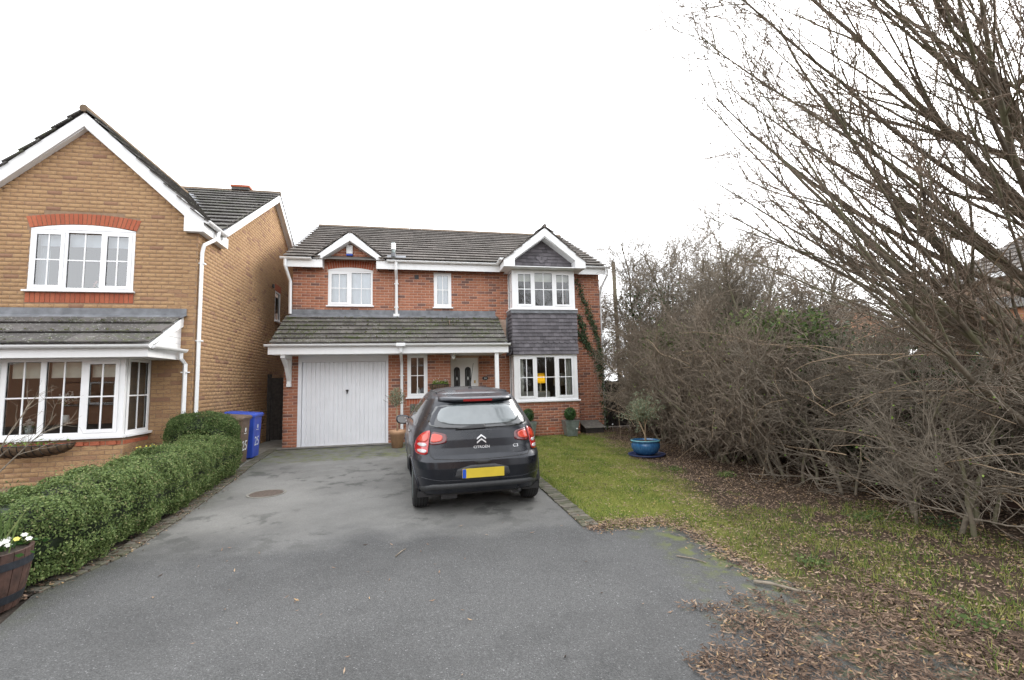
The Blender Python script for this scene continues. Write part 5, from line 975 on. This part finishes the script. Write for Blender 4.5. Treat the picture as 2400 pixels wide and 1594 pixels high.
# ================================================================== POTS AND PLANTERS
def ball(C, r, n, mat, size, par, asp=.6, zs=1.):
    N_ = unit(rng.normal(0, 1, (n, 3))); P = N_*np.array((r, r, r*zs))*rng.uniform(.82, 1.04, (n, 1))+np.array(C); put('foliage', *leaves(P, size, asp, N_, .8), mat, par, rvv=rng.random(n)); b = B(); b.lathe([(.001, -r*zs*.8)]+[(r*.8*math.cos(a), r*.8*zs*math.sin(a)) for a in np.linspace(-1.2, 1.2, 7)]+[(.001, r*zs*.8)], C, 12).put('core', 'hedge_core', par, True)
for x, y, lab in ((7.31, -.97, 'galvanised square planter with clipped box ball under the bay window'), (6.14, -.93, 'galvanised planter with box ball half hidden behind the car')):
    o = thing('box_planter', lab, 'planter', at(x, y)); a, c, h = .135, .195, .41; B().hexa([(x-a, y-a, 0), (x+a, y-a, 0), (x+a, y+a, 0), (x-a, y+a, 0), (x-c, y-c, h), (x+c, y-c, h), (x+c, y+c, h), (x-c, y+c, h)]).put('pot', 'zinc', o, bevel=.008); r_ = B().box(x-c-.008, x+c+.008, y-c-.008, y-c+.006, h-.004, h+.012).box(x-c-.008, x+c+.008, y+c-.006, y+c+.008, h-.004, h+.012).box(x-c-.008, x-c+.006, y-c+.006, y+c-.006, h-.004, h+.012).box(x+c-.006, x+c+.008, y-c+.006, y+c-.006, h-.004, h+.012); r_.put('rim', 'zinc', o); ball((x, y, h+.17), .165, 1500, 'leaf_box', .028, o, zs=1.1)
x, y = 2.77, -1.5; o = thing('olive_tree', 'small standard olive tree in a tapered terracotta pot by the garage', 'potted tree', at(x, y)); z = gz(y)
B().lathe([(.001, .0), (.125, 0), (.168, .30), (.178, .305), (.192, .36), (.19, .41), (.172, .41), (.165, .33)], (x, y, z), 32).put('pot', 'terracotta', o, True); B().lathe([(.168, .35), (.001, .355)], (x, y, z), 20).put('soil', 'soil', o)
B().tube([(x-.01, y, z+.3), (x, y, z+.6), (x-.015, y+.01, z+.8), (x-.01, y, z+1.05)], [.017, .014, .013, .008], 7).tube([(x+.02, y, z+.3), (x+.01, y, z+.9)], .006, 5).put('trunk', 'bark_pale', o, True)
n = 900; C = unit(rng.normal(0, 1, (n, 3)))*np.cbrt(rng.random((n, 1)))*np.array((.19, .19, .24))+np.array((x-.02, y, z+1.2)); put('crown', *leaves(C, .05, .25), 'leaf_olive', o, rvv=rng.random(n)*.7); s_ = np.tile(np.array((x-.01, y, z+1.0)), (26, 1)); put('twigs', *tubes(grow(s_, rng.normal(0, .5, (26, 3))+np.array((0, 0, .6)), rng.uniform(.2, .4, 26), 5, .15), np.full((26, 5), .003), 4), 'bark', o)
x, y = 7.75, -4.3; z = gz(y); o = thing('olive_tree', 'silvery olive tree in a glossy round blue pot on the lawn', 'potted tree', at(x, y))
B().lathe([(.001, .03), (.36, .03), (.37, .055), (.36, .055), (.34, .04)], (x+.02, y, z-.01), 36).put('saucer', 'saucer_blue', o, True); B().lathe([(.001, .035), (.19, .035), (.25, .1), (.288, .18), (.285, .25), (.27, .285), (.282, .29), (.292, .305), (.285, .32), (.262, .32), (.255, .28), (.001, .27)], (x, y, z), 40).put('pot', 'glaze', o, True); B().lathe([(.262, .321), (.285, .3215), (.292, .309)], (x, y, z+.001), 40).put('rim', 'glaze_rim', o, True); B().lathe([(.256, .285), (.001, .295)], (x, y, z), 24).put('soil', 'soil', o)
B().tube([(x+.01, y, z+.26), (x, y, z+.42), (x-.06, y, z+.56), (x-.16, y, z+.78)], [.022, .018, .014, .01], 7).tube([(x+.005, y, z+.40), (x+.02, y+.01, z+.6), (x+.09, y, z+.8)], [.016, .012, .008], 7).tube([(x+.02, y+.01, z+.6), (x-.02, y, z+.85)], [.01, .006], 6).put('trunk', 'bark_pale', o, True)
s_ = np.concatenate([np.tile(np.array(q), (22, 1)) for q in ((x-.12, y, z+.72), (x+.07, y, z+.76), (x-.02, y, z+.82))]); d_ = rng.normal(0, .55, (66, 3))+np.array((-.15, 0, .75)); Pb = grow(s_, d_, rng.uniform(.25, .55, 66), 8, .10, (0, 0, .03)); put('twigs', *tubes(Pb, taper(np.full(66, .005), 8, .4), 4), 'bark_pale', o)
q = Pb[:, 1:].reshape(-1, 3); q = np.repeat(q, 5, 0)+rng.normal(0, .028, (len(q)*5, 3)); put('crown', *leaves(q, .055, .24), 'leaf_olive', o, rvv=rng.random(len(q)))
# barrel with spring flowers
x, y = -.03, -8.62; z = gz(y); o = thing('barrel_planter', 'half barrel planter with daffodils and primroses at the end of the hedge', 'planter', (x, y, z)); n = 22; prof = [(.225, 0), (.262, .15), (.284, .30), (.29, .43)]
for i in range(n):
    a0, a1 = 2*math.pi*(i+.03)/n, 2*math.pi*(i+.97)/n; b = B()
    for r, h in prof: b.v += [(x+rr*math.cos(a), y+rr*math.sin(a), z+h) for rr, a in ((r, a0), (r+.002, (a0+a1)/2), (r, a1), (r-.022, a1), (r-.022, a0))]
    for k in range(3):
        for j in range(5): m = (j+1) % 5; b.f.append((k*5+j, k*5+m, k*5+5+m, k*5+5+j))
    b.f += [tuple(range(5)), tuple(15+j for j in range(5))]; b.put('stave', 'barrel_wood', o)
for h0, h1 in ((.055, .115), (.31, .365)):
    f_ = lambda h: float(np.interp(h, [q[1] for q in prof], [q[0] for q in prof])); B().lathe([(f_(h0)+.001, h0), (f_(h0)+.006, h0), (f_(h1)+.006, h1), (f_(h1)+.001, h1)], (x, y, z), 44).put('hoop', 'barrel_hoop', o)
B().lathe([(.285, .40), (.001, .42)], (x, y, z), 24).put('soil', 'soil', o)
def blades(C, h, wd, dirs, mat, name, par, K=5, bend=.12):
    P = grow(C, dirs, h, K, .03, (0, 0, 0)); N_ = len(C); t_ = unit(np.cross(dirs, rng.normal(0, 1, (N_, 3)))); w_ = wd*np.array([.8, 1, .9, .6, .08])[:K]; V = np.stack([P-t_[:, None]*w_[None, :, None], P+t_[:, None]*w_[None, :, None]], 2).reshape(-1, 3); idx = np.arange(N_*K*2).reshape(N_, K, 2); F = np.stack([idx[:, :-1, 0], idx[:, :-1, 1], idx[:, 1:, 1], idx[:, 1:, 0]], 2).reshape(-1, 4); return put(name, V, F, mat, par, rvv=np.repeat(rng.random(N_), K-1)), P
C = np.stack([x+rng.normal(-.0, .09, 110), y+rng.normal(0, .09, 110), np.full(110, z+.41)], 1); D = rng.normal(0, .18, (110, 3))+np.array((.05, 0, 1)); blades(C, rng.uniform(.16, .36, 110), .006, D, 'leaf_hedge', 'daffodil_leaves', o)
def bloom(c, r, mat, par, name, d=(.5, -.7, .3), n=6, cup=None):
    d = Vector(d).normalized(); u_ = d.orthogonal().normalized(); v_ = d.cross(u_); b = B()
    for i in range(n): a = 2*math.pi*i/n; e = u_*math.cos(a)+v_*math.sin(a); s_ = u_*-math.sin(a)+v_*math.cos(a); b.quad(Vector(c), Vector(c)+e*r*.6+s_*r*.38+d*r*.1, Vector(c)+e*r+d*r*.05, Vector(c)+e*r*.6-s_*r*.38+d*r*.1)
    q = b.put(name, mat, par)
    if cup: B().lathe([(r*.15, 0), (r*.3, r*.6)], (0, 0, 0), 8).put('trumpet', mat, q)
    return q
for i in range(2):
    a = rng.uniform(0, 6.28); c = (x+.1*math.cos(a)+.08, y+.1*math.sin(a), z+.41+rng.uniform(.17, .26)); B().tube([(c[0]-.02, c[1], z+.41), c], .003, 5).put('stalk', 'leaf_hedge', o); bloom(c, .026, 'petal_yellow', o, 'daffodil_flower', (.9, .1, .2))
for i in range(16):
    a = rng.uniform(-2, 1.2); r = rng.uniform(.12, .26); bloom((x+r*math.cos(a), y+r*math.sin(a), z+.45+rng.uniform(0, .05)), .024, 'petal_white' if i % 3 else 'petal_yellow', o, 'primrose_flower', (.4, -.4, .8))
C = np.stack([x+rng.normal(.05, .13, 90), y+rng.normal(0, .13, 90), np.full(90, z+.44)], 1); put('primrose_leaves', *leaves(C, .06, .5, (0, 0, 1), .8), 'leaf_box', o, rvv=rng.random(90))
# wall trough under the buff bay, and the hay basket beside the porch window
def trough(x0, x1, yw, zt, dep, hgt, lab, flowers, par_n=13):
    o = thing('wall_trough', lab, 'planter', ((x0+x1)/2, yw, zt-hgt)); nu, nv = 24, 8; V = []; F = []
    for i in range(nu+1):
        u = -1+2*i/nu; k = (1-abs(u)**2.6)**.5 if abs(u) < 1 else 0; 
        for j in range(nv+1): a = math.pi/2*j/nv; V.append(((x0+x1)/2+(x1-x0)/2*u, yw-.012-dep*max(k, .02)*math.cos(a), zt-hgt*max(k, .05)*math.sin(a)))
    for i in range(nu):
        for j in range(nv): q = i*(nv+1)+j; F.append((q, q+nv+1, q+nv+2, q+1))
    put('coir_liner', V, F, 'coir', o, smooth=True)
    for i in range(par_n):
        u = -.92+1.84*i/(par_n-1); k = (1-abs(u)**2.6)**.5; B().tube([((x0+x1)/2+(x1-x0)/2*u, yw-.016-dep*k*math.cos(a), zt-(hgt+.004)*k*math.sin(a)) for a in np.linspace(0, math.pi/2, 8)], .006, 5).put('wire_rib', 'black_plastic', o)
    B().tube([((x0+x1)/2+(x1-x0)/2*u, yw-.014-dep*max(0, 1-abs(u)**2.6)**.5, zt+.002) for u in np.linspace(-1, 1, 25)], .007, 5).put('wire_rim', 'black_plastic', o)
    n = flowers; C = np.stack([rng.uniform(x0+.08, x1-.05, n), yw-rng.uniform(.04, dep, n), zt+rng.uniform(0, .13, n)*rng.random(n)], 1); put('foliage', *leaves(C, .05, .5), 'leaf_bright', o, rvv=rng.random(n)*.8)
    C2 = C[rng.integers(0, n, 34)]+np.array((0, -.02, .05)); put('blooms', *leaves(C2, .03, .9), 'petal_white', o, rvv=rng.random(34)); return o
simple('coir', (.13, .085, .05), .95, .5, 25, bump=1., bsc=50)
trough(-3.45, -2.2, LBY-.01, .66, .26, .20, 'brown coir wall trough with a little white alyssum under the buff bay window', 60); trough(3.55, 4.08, GY-.01, 1.47, .22, .20, 'wall basket of trailing green leaves between narrow window and front door', 260, 9)
mb = thing('plant_crate', 'small grey wooden wall rack of leafy plants beside the downpipe', 'planter', (3.3, GY, .55))
for i in range(4): B().box(3.06+i*.15, 3.06+i*.15+.12, GY-.05, GY-.03, .5, .98).put('slat', 'fence_wood_grey', mb)
B().box(3.05, 3.65, GY-.20, GY-.02, .5, .62).put('shelf', 'fence_wood_grey', mb); n = 260; C = np.stack([rng.uniform(3.1, 3.62, n), GY-rng.uniform(.06, .2, n), .68+rng.random(n)*.28], 1); put('foliage', *leaves(C, .06, .5), 'leaf_olive', mb, rvv=rng.random(n)); C = C[:90]-np.array((0, 0, .08)); put('stems', *leaves(C, .06, .1), 'bark', mb, rvv=rng.random(90))
# ivy on the red brick wall
iv = thing('climbing_ivy', 'ivy climbing the red brick wall at the right of the bay', 'ivy', (8.6, -.03, 0)); paths = [[(8.0, 4.5), (8.12, 4.08), (8.31, 3.56), (8.48, 3.04), (8.6, 2.65), (8.68, 2.0), (8.7, .6), (8.7, 0)], [(8.02, 3.4), (8.08, 3.17), (8.19, 2.65), (8.4, 2.27), (8.66, 2.01)], [(8.0, 2.9), (8.1, 2.75), (8.3, 2.45)]]
L_ = []; 
for pth in paths:
    B().tube([(a, -.02, c) for a, c in pth], .009, 5).put('stem', 'bark', iv)
    for (a, c), (d, e) in zip(pth, pth[1:]):
        n = int(math.hypot(d-a, e-c)*(260 if c < 3.9 else 170)*(1. if c > 2.1 else .35)); u = rng.random((n, 1)); q = np.array((a, -.04, c))*(1-u)+np.array((d, -.04, e))*u+rng.normal(0, 1, (n, 3))*np.array((.055, .02, .055)); q[:, 1] = np.minimum(q[:, 1], -.02); L_.append(q)
q = np.concatenate(L_); q2 = np.array((8.62, -.08, 2.0))+rng.normal(0, 1, (260, 3))*np.array((.09, .05, .25)); q = np.concatenate([q, q2]); put('leaves', *leaves(q, .055, .85, (0, -1, .4), .6), 'leaf_ivy', iv, rvv=rng.random(len(q)))
# hutch, solar stakes, fences, pole
o = thing('storage_box', 'low weathered wooden box with sloping lid at the house corner', 'box', (8.15, -.4, 0)); B().box(7.88, 8.42, -.62, -.08, 0, .12).put('carcass', 'dark_wood', o); 
for i in range(4): a, c = -.66+i*.15, -.66+i*.15+.144; za, zc_ = .14+(a+.66)*.27, .14+(c+.66)*.27; B().hexa([(7.85, a, za), (8.46, a, za), (8.46, c, zc_), (7.85, c, zc_), (7.85, a, za+.02), (8.46, a, za+.02), (8.46, c, zc_+.02), (7.85, c, zc_+.02)]).put('lid_board', 'fence_wood_grey', o)
for x0 in (7.88, 8.41): B().prism([(-.62, .12), (-.08, .12), (-.08, .29), (-.62, .145)], lambda y, z, d: (d, y, z), x0, x0+.012).put('side_board', 'dark_wood', o)
for x, y, lab in ((7.42, -1.2, 'slim solar stake light in front of the square planter'), (8.75, -.5, 'slim solar stake light by the storage box')):
    o = thing('stake_light', lab, 'garden light', at(x, y)); B().tube([(x, y, gz(y)), (x-.01, y, gz(y)+.2)], .007, 6).put('stem', 'steel', o); B().lathe([(.008, 0), (.022, .01), (.022, .035), (.001, .04)], (x-.01, y, gz(y)+.19), 12).put('head', 'white_print', o)
def board_fence(lab, p0, p1, h, mat, horizontal=False, n=12):
    p0, p1 = Vector(p0), Vector(p1); d = (p1-p0).normalized(); nn = Vector((-d.y, d.x)); L = (p1-p0).length; o = thing('timber_fence', lab, 'fence', (*((p0+p1)/2), gz((p0.y+p1.y)/2)))
    def T(u, e, z): q = p0+d*u+nn*e; return (q.x, q.y, z+gz(q.y))
    for i in range(n):
        if horizontal: B().hexa([T(0, .0, h*i/n-.06), T(L, 0, h*i/n-.06), T(L, .02, h*i/n-.06), T(0, .02, h*i/n-.06), T(0, .012, h*(i+1)/n+.04), T(L, .012, h*(i+1)/n+.04), T(L, .025, h*(i+1)/n+.04), T(0, .025, h*(i+1)/n+.04)]).put('board', mat, o)
        else: B().box(L*i/n+.003, L*(i+1)/n-.003, 0, .018, .03, h+random.uniform(-.01, .01), T).put('board', mat, o)
    for u in (0, L): B().box(u-.05, u+.05, .026, .12, 0, h+.06, T).put('post', mat, o)
    return o
for i in range(7): board_fence('brown horizontal lap fence panel behind the bare hedge, '+['behind the pale trunk', 'second from the pale trunk', 'third from the pale trunk', 'fourth from the pale trunk', 'fifth from the pale trunk', 'sixth from the pale trunk', 'next to the side fence'][i], (10.15, -10.6+i*1.65), (10.15, -10.6+i*1.65+1.6), 1.8, 'fence_wood', True, 11)
board_fence('dark vertical board fence at the side of the red brick house', (8.74, .75), (10.1, .75), 1.45, 'timber_gate', False, 13)
o = thing('wooden_pole', 'tall weathered wooden pole behind the red brick house', 'pole', (10.62, 3, 0)); B().tube([(10.68, 3, 0), (10.64, 3, 2.9), (10.60, 3, 5.95)], [.085, .08, .075], 10).put('shaft', 'bark', o, True); q = np.array((10.66, 2.95, 0))+np.stack([rng.normal(0, .13, 500), rng.normal(0, .13, 500), rng.random(500)*3.4], 1); put('ivy_leaves', *leaves(q, .06, .8), 'leaf_ivy', o, rvv=rng.random(500))
# fallen sticks
def stick(lab, pts, r): o = B().tube(pts, [r, r*.9, r*.7, r*.4][:len(pts)], 7).put('fallen_stick', 'twig', None, True); return tag(o, lab, 'stick')
stick('thick fallen stick lying by the edge of the leaf pile', [(5.84, -9.64, gz(-9.6)+.016), (5.93, -9.71, gz(-9.7)+.022), (6.05, -9.86, gz(-9.9)+.018), (6.13, -9.91, gz(-10)+.024)], .014); stick('short thin twig lying on the tarmac behind the car', [(3.02, -8.35, gz(-8.35)+.006), (3.07, -8.24, gz(-8.2)+.007), (3.11, -8.18, gz(-8.2)+.006)], .006)
stick('slender curved twig on the tarmac near the lawn corner', [(5.55, -9.0, gz(-9)+.006), (5.66, -9.1, gz(-9.1)+.008), (5.72, -9.2, gz(-9.2)+.006)], .006)
# ================================================================== GRASS, LITTER, WEEDS
def lawn_k(x, y): return np.clip(((x-6.05-.2*y+.55*lump(x*.8, y*.8, x*.5+y*.3))-1.75)/.9, 0, 1)
GZ = np.vectorize(gz)
n = 150000; x = rng.uniform(5.2, 8.9, n); y = rng.uniform(-8.2, -.62, n); keep = rng.random(n) > lawn_k(x, y)*1.02; x, y = x[keep], y[keep]
n2 = 60000; x2 = rng.uniform(5.9, 9, n2); y2 = rng.uniform(-11.6, -8, n2); pt = .5+.5*lump(x2*.9, y2*.9, x2+y2); keep = (x2 > np.array([drivex(q) for q in y2])+.02) & (rng.random(n2) < np.clip(pt*1.6-.35, 0, .95)*np.clip(1.9-(x2-6.2)*.55, .1, 1)); x, y = np.concatenate([x, x2[keep]]), np.concatenate([y, y2[keep]])
N_ = len(x); C = np.stack([x, y, GZ(y)-.012], 1); h = rng.uniform(.012, .038, N_)*np.where(y < -8, 1.3, 1); d = rng.normal(0, .45, (N_, 3)); d[:, 2] = 1; tip = C+unit(d)*h[:, None]; s_ = unit(np.cross(d, rng.normal(0, 1, (N_, 3))))*.0028; V = np.stack([C-s_, C+s_, tip], 1).reshape(-1, 3)
pat = .5+.5*lump(x*1.1, y*1.1, x*.7); tag(put('grass_blades', V, np.arange(N_*3).reshape(-1, 3), 'grass', rvv=np.clip(.12+.62*pat+rng.normal(0, .16, N_), 0, .999)), 'short mossy green lawn grass', 'grass', kind='stuff')
def litter(name, lab, x, y, size, lift=.01, asp=.24):
    n = len(x); C = np.stack([x, y, GZ(y)+rng.random(n)*lift], 1); V, F = leaves(C, size*rng.uniform(.6, 1.15, n), asp, (0, 0, 1), .27, .1); return tag(put(name, V, F, 'dead_leaf', rvv=np.clip(rng.beta(2.2, 2., n), 0, .999)), lab, 'leaves', kind='stuff')
n = 26000; x = rng.uniform(4.75, 6.9, n); y = rng.uniform(-11.9, -9.6, n); edge = 4.95+.25*lump(y*1.3, x*.2, y)+.28*np.clip((y+10.1)/.5, -1, 2); den = np.clip((x-edge)/.3, 0, 1)*np.clip((-9.72-y+.18*lump(x*2, y, x))/.3, 0, 1)*(.35+.65*np.clip(.9+lump(x*1.9, y*1.9, 1.7), 0, 1)); k = rng.random(n) < den; litter('leaf_pile', 'drift of brown willow leaves on the tarmac corner', x[k], y[k], .046, .028)
n = 85000; x = rng.uniform(5.0, 10.1, n); y = rng.uniform(-11.8, .6, n); dx = np.array([drivex(q) for q in y]); den = np.where(x > dx, .12+.70*lawn_k(x, y), 0); den = np.maximum(den, np.where((np.abs(x-dx) < .35) & (y < -7.5), .62, 0)*np.exp(-((x-dx)/.16)**2)*1.3); den = np.maximum(den, np.where((y < -8.2) & (x > dx-.05), .62-.55*np.clip(.5+1.1*lump(x*.9, y*.9, x+y)-.25*(x-6.6), 0, 1), 0)); den = np.where((x > 5) & (y > -8.3) & (y < -7.75) & (x < 7.2), np.maximum(den, 1.*np.exp(-((y+7.98)/.2)**2)), den); k = rng.random(n) < den; litter('leaf_litter', 'dead brown leaves littering the bed under the bare hedge', x[k], y[k], .038, .016, .34)
n = 2600; x = np.concatenate([rng.uniform(5.05, 6.0, 1300), 6.05+rng.normal(0, .10, 1300)]); y = np.concatenate([-8.05+rng.normal(0, .09, 1300), rng.uniform(-9.6, -8.05, 1300)]); litter('edge_drift', 'band of dead leaves drifted along the lawn and tarmac edge', x, y, .04, .02, .3)
n = 420; x = rng.uniform(5.9, 8.4, n); y = rng.uniform(-11.4, -7.9, n); k = x > np.array([drivex(q) for q in y])+.03; x, y = x[k], y[k]; x = np.concatenate([x, 5.22+rng.uniform(0, .05, 60)]); y = np.concatenate([y, rng.uniform(-7.9, -3, 60)]); x = np.repeat(x, 9); y = np.repeat(y, 9); C = np.stack([x+rng.normal(0, .018, len(x)), y+rng.normal(0, .018, len(x)), GZ(y)-.01], 1); D_ = rng.normal(0, .4, (len(x), 3)); D_[:, 2] = 1; tg_, _ = blades(C, rng.uniform(.04, .11, len(x)), .0022, D_, 'grass', 'grass_tufts', None); tag(tg_, 'longer grass tufts on the verge', 'grass', kind='stuff')
n = 70; x = rng.uniform(1.0, 5.0, n); y = rng.uniform(-11, -7.6, n); litter('stray_leaves', 'single dead leaves scattered over the tarmac', x, y, .045, .004); n = 1500; y = rng.uniform(-8.5, -3.4, n); x = np.array([kerbx(q) for q in y])-.1+rng.normal(0, .07, n); litter('kerb_litter', 'small dead leaves caught along the hedge edging', x, y, .035, .02, .5)
for i, (x, y, r, lab) in enumerate(((8.05, -6.35, .13, 'bright green weed clump at the foot of the hedge'), (7.55, -5.7, .10, 'pale green weed rosette near the blue pot'), (6.55, -9.45, .11, 'pale green weed rosette beside the fallen stick'), (8.1, -8.6, .16, 'leafy green weed patch by the slim hedge stem'), (8.7, -9.0, .18, 'dark ivy patch at the foot of the pale trunk'), (6.75, -10.5, .14, 'fresh grass tuft on the verge'))):
    o = thing('weed_clump', lab, 'plant', at(x, y)); n = 150; C = np.stack([x+rng.normal(0, r*.6, n), y+rng.normal(0, r*.6, n), gz(y)+.01+rng.random(n)*r*.5], 1); put('leaves', *leaves(C, .03, .6, (0, 0, 1), .8), 'leaf_ivy' if 'ivy' in lab else 'leaf_hedge', o, rvv=rng.random(n)); blades(C[:25]*np.array((1, 1, 0))+np.array((0, 0, gz(y))), rng.uniform(.04, .1, 25), .003, rng.normal(0, .3, (25, 3))+np.array((0, 0, 1)), 'grass', 'stems', o)
o = thing('flower_tuft', 'clump of grey green bulb leaves behind the low hedge', 'plant', (-.95, -4.6, 0)); C = np.stack([rng.normal(-.95, .15, 60), rng.normal(-4.6, .1, 60), np.zeros(60)], 1); blades(C, rng.uniform(.35, .62, 60), .007, rng.normal(0, .2, (60, 3))+np.array((0, 0, 1)), 'leaf_olive', 'leaves', o); C2 = C[:8]+np.array((0, 0, .6)); put('blooms', *leaves(C2, .04, .8), 'petal_yellow', o, rvv=rng.random(8))
# ================================================================== FAR HOUSES
t = NT('far_brick'); p = t.pos(); bt = t.n('TexBrick'); m = t.n('Mapping'); t.put(m.inputs[0], p); m.inputs['Rotation'].default_value = (math.pi/2, 0, math.pi/2); t.put(bt.inputs[0], m.outputs[0]); bt.inputs['Color1'].default_value = (.42, .20, .105, 1); bt.inputs['Color2'].default_value = (.36, .16, .09, 1); bt.inputs['Mortar'].default_value = (.36, .25, .18, 1); bt.inputs['Scale'].default_value = 1; bt.inputs['Brick Width'].default_value = .225; bt.inputs['Row Height'].default_value = .075; bt.inputs['Mortar Size'].default_value = .01; MATS['far_brick'] = t.done(bt.outputs[0], .9)
fh = thing('far_house', 'orange brick house with hipped tiled roof behind the overhanging tree', 'house', (27.5, -4, 0)); B().box(24, 31, -9, 1.2, 0, 5.05).put('wall', 'far_brick', fh); b = B(); A = [(23.6, -9.4, 5.0), (31.4, -9.4, 5.0), (31.4, 1.6, 5.0), (23.6, 1.6, 5.0)]; r0, r1 = (27.5, -5.8, 7.75), (27.5, -2.0, 7.75); b.poly([A[0], A[3], r1, r0]).poly([A[3], A[2], r1]).poly([A[2], A[1], r0, r1]).poly([A[1], A[0], r0]).put('roof', 'tile_roof', fh)
ft = Tiles(fh, 'tile_roof'); ft.lay((23.6, 1.6, 5.0), (0, -1, 0), (3.9, 0, 2.75), 11, math.hypot(3.9, 2.75), .33, .34, skip=lambda c, h: c.y > 1.6-(c.x-23.6)*.93 or c.y < -9.4+(c.x-23.6)*.93); ft.finish(200)
B().box(23.57, 23.6, -9.4, 1.6, 4.82, 4.99).put('fascia', 'trim', fh)
for a, c, z0, z1 in ((-.72, .2, 4.1, 4.95), (-4.2, -2.6, 3.6, 4.7), (-7.5, -6.0, 3.6, 4.7), (-1.6, .2, .9, 2.2)):
    T = sideT(24, -1); window(fh, T, a, c, z0, z1, [(a+.05, (a+c)/2-.03, 0), ((a+c)/2+.03, c-.05, 1)], bars=False)
B().box(23.2, 24, -3, 1.9, 0, 3.6).put('porch_wing', 'far_brick', fh); B().prism([(-3.2, 3.6), (2.1, 3.6), (2.1, 3.62), (-3.2, 3.62)], lambda y, z, d: (d, y, z+(d-23)*.5), 23.0, 24).put('wing_roof', 'tile_lroof', fh)
fg = thing('far_house', 'distant brick gable with white bargeboard above the middle of the hedge', 'house', (41.5, 22, 0)); B().prism([(36.5, 0), (46.5, 0), (46.5, 4.4), (41.3, 7.6), (36.5, 4.4)], lambda u, z, d: (u, d, z), 20, 30).put('wall', 'far_brick', fg); 
for s_ in (-1, 1): B().prism([(41.3, 7.9), (41.3, 7.6), (41.3+s_*5.2, 4.2), (41.3+s_*5.2, 4.55)], lambda u, z, d: (u, d, z), 19.6, 19.75).put('bargeboard', 'trim', fg); B().prism([(41.3, 7.95), (41.3+s_*5.3, 4.45), (41.3+s_*5.3, 4.6), (41.3, 8.1)], lambda u, z, d: (u, d, z), 19.55, 30).put('roof', 'tile_roof', fg)
# houses and trees across the road, behind the viewer: what the window panes mirror
oh = thing('opposite_house', 'brick house across the road mirrored in the window panes', 'house', (-19, -26, 0)); B().box(-26, -12, -34, -26, -.3, 5.0).put('wall', 'far_brick', oh); B().prism([(-25.6, 4.9), (-30, 8), (-34.4, 4.9)], lambda y, z, d: (d, y, z), -26.3, -11.7).put('roof', 'tile_roof', oh)
for a, c, z0, z1 in ((-25, -23.4, 3.2, 4.4), (-20.2, -18.6, 3.2, 4.4), (-15.4, -13.8, 3.2, 4.4), (-25, -22.6, .8, 2.1), (-16.4, -13.8, .8, 2.1)): window(oh, lambda u, d, z: (u, -26+d, z), a, c, z0, z1, [(a+.05, (a+c)/2-.03, 0), ((a+c)/2+.03, c-.05, 1)], bars=False)
ob = thing('opposite_house', 'second brick house across the road mirrored in the car', 'house', (4, -31, 0)); B().box(-5, 12, -39, -31, -.3, 5.0).put('wall', 'far_brick', ob); B().prism([(-30.6, 4.9), (-35, 8), (-39.4, 4.9)], lambda y, z, d: (d, y, z), -5.3, 12.3).put('roof', 'tile_roof', ob)
for a, c, z0, z1 in ((-4, -2.4, 3.2, 4.4), (2.6, 4.2, 3.2, 4.4), (9, 10.6, 3.2, 4.4), (-4, -1.6, .8, 2.1), (8.4, 11, .8, 2.1)): window(ob, lambda u, d, z: (u, -31+d, z), a, c, z0, z1, [(a+.05, (a+c)/2-.03, 0), ((a+c)/2+.03, c-.05, 1)], bars=False)
for x, y, h, l in ((9.5, -24, 9, 'one of two bare trees across the road, right of the drive'), (14.5, -27, 10, 'bare tree across the road, farther right')): woody('bare_tree', l, 'tree', (x, y, -.25), 3, h, (0, 0), .6, 16, 10, 3, .13, 'bark', l2=.4, l3=.16, l4=.05, up2=.3, leanv=.2, r3=.013, r4=.008)
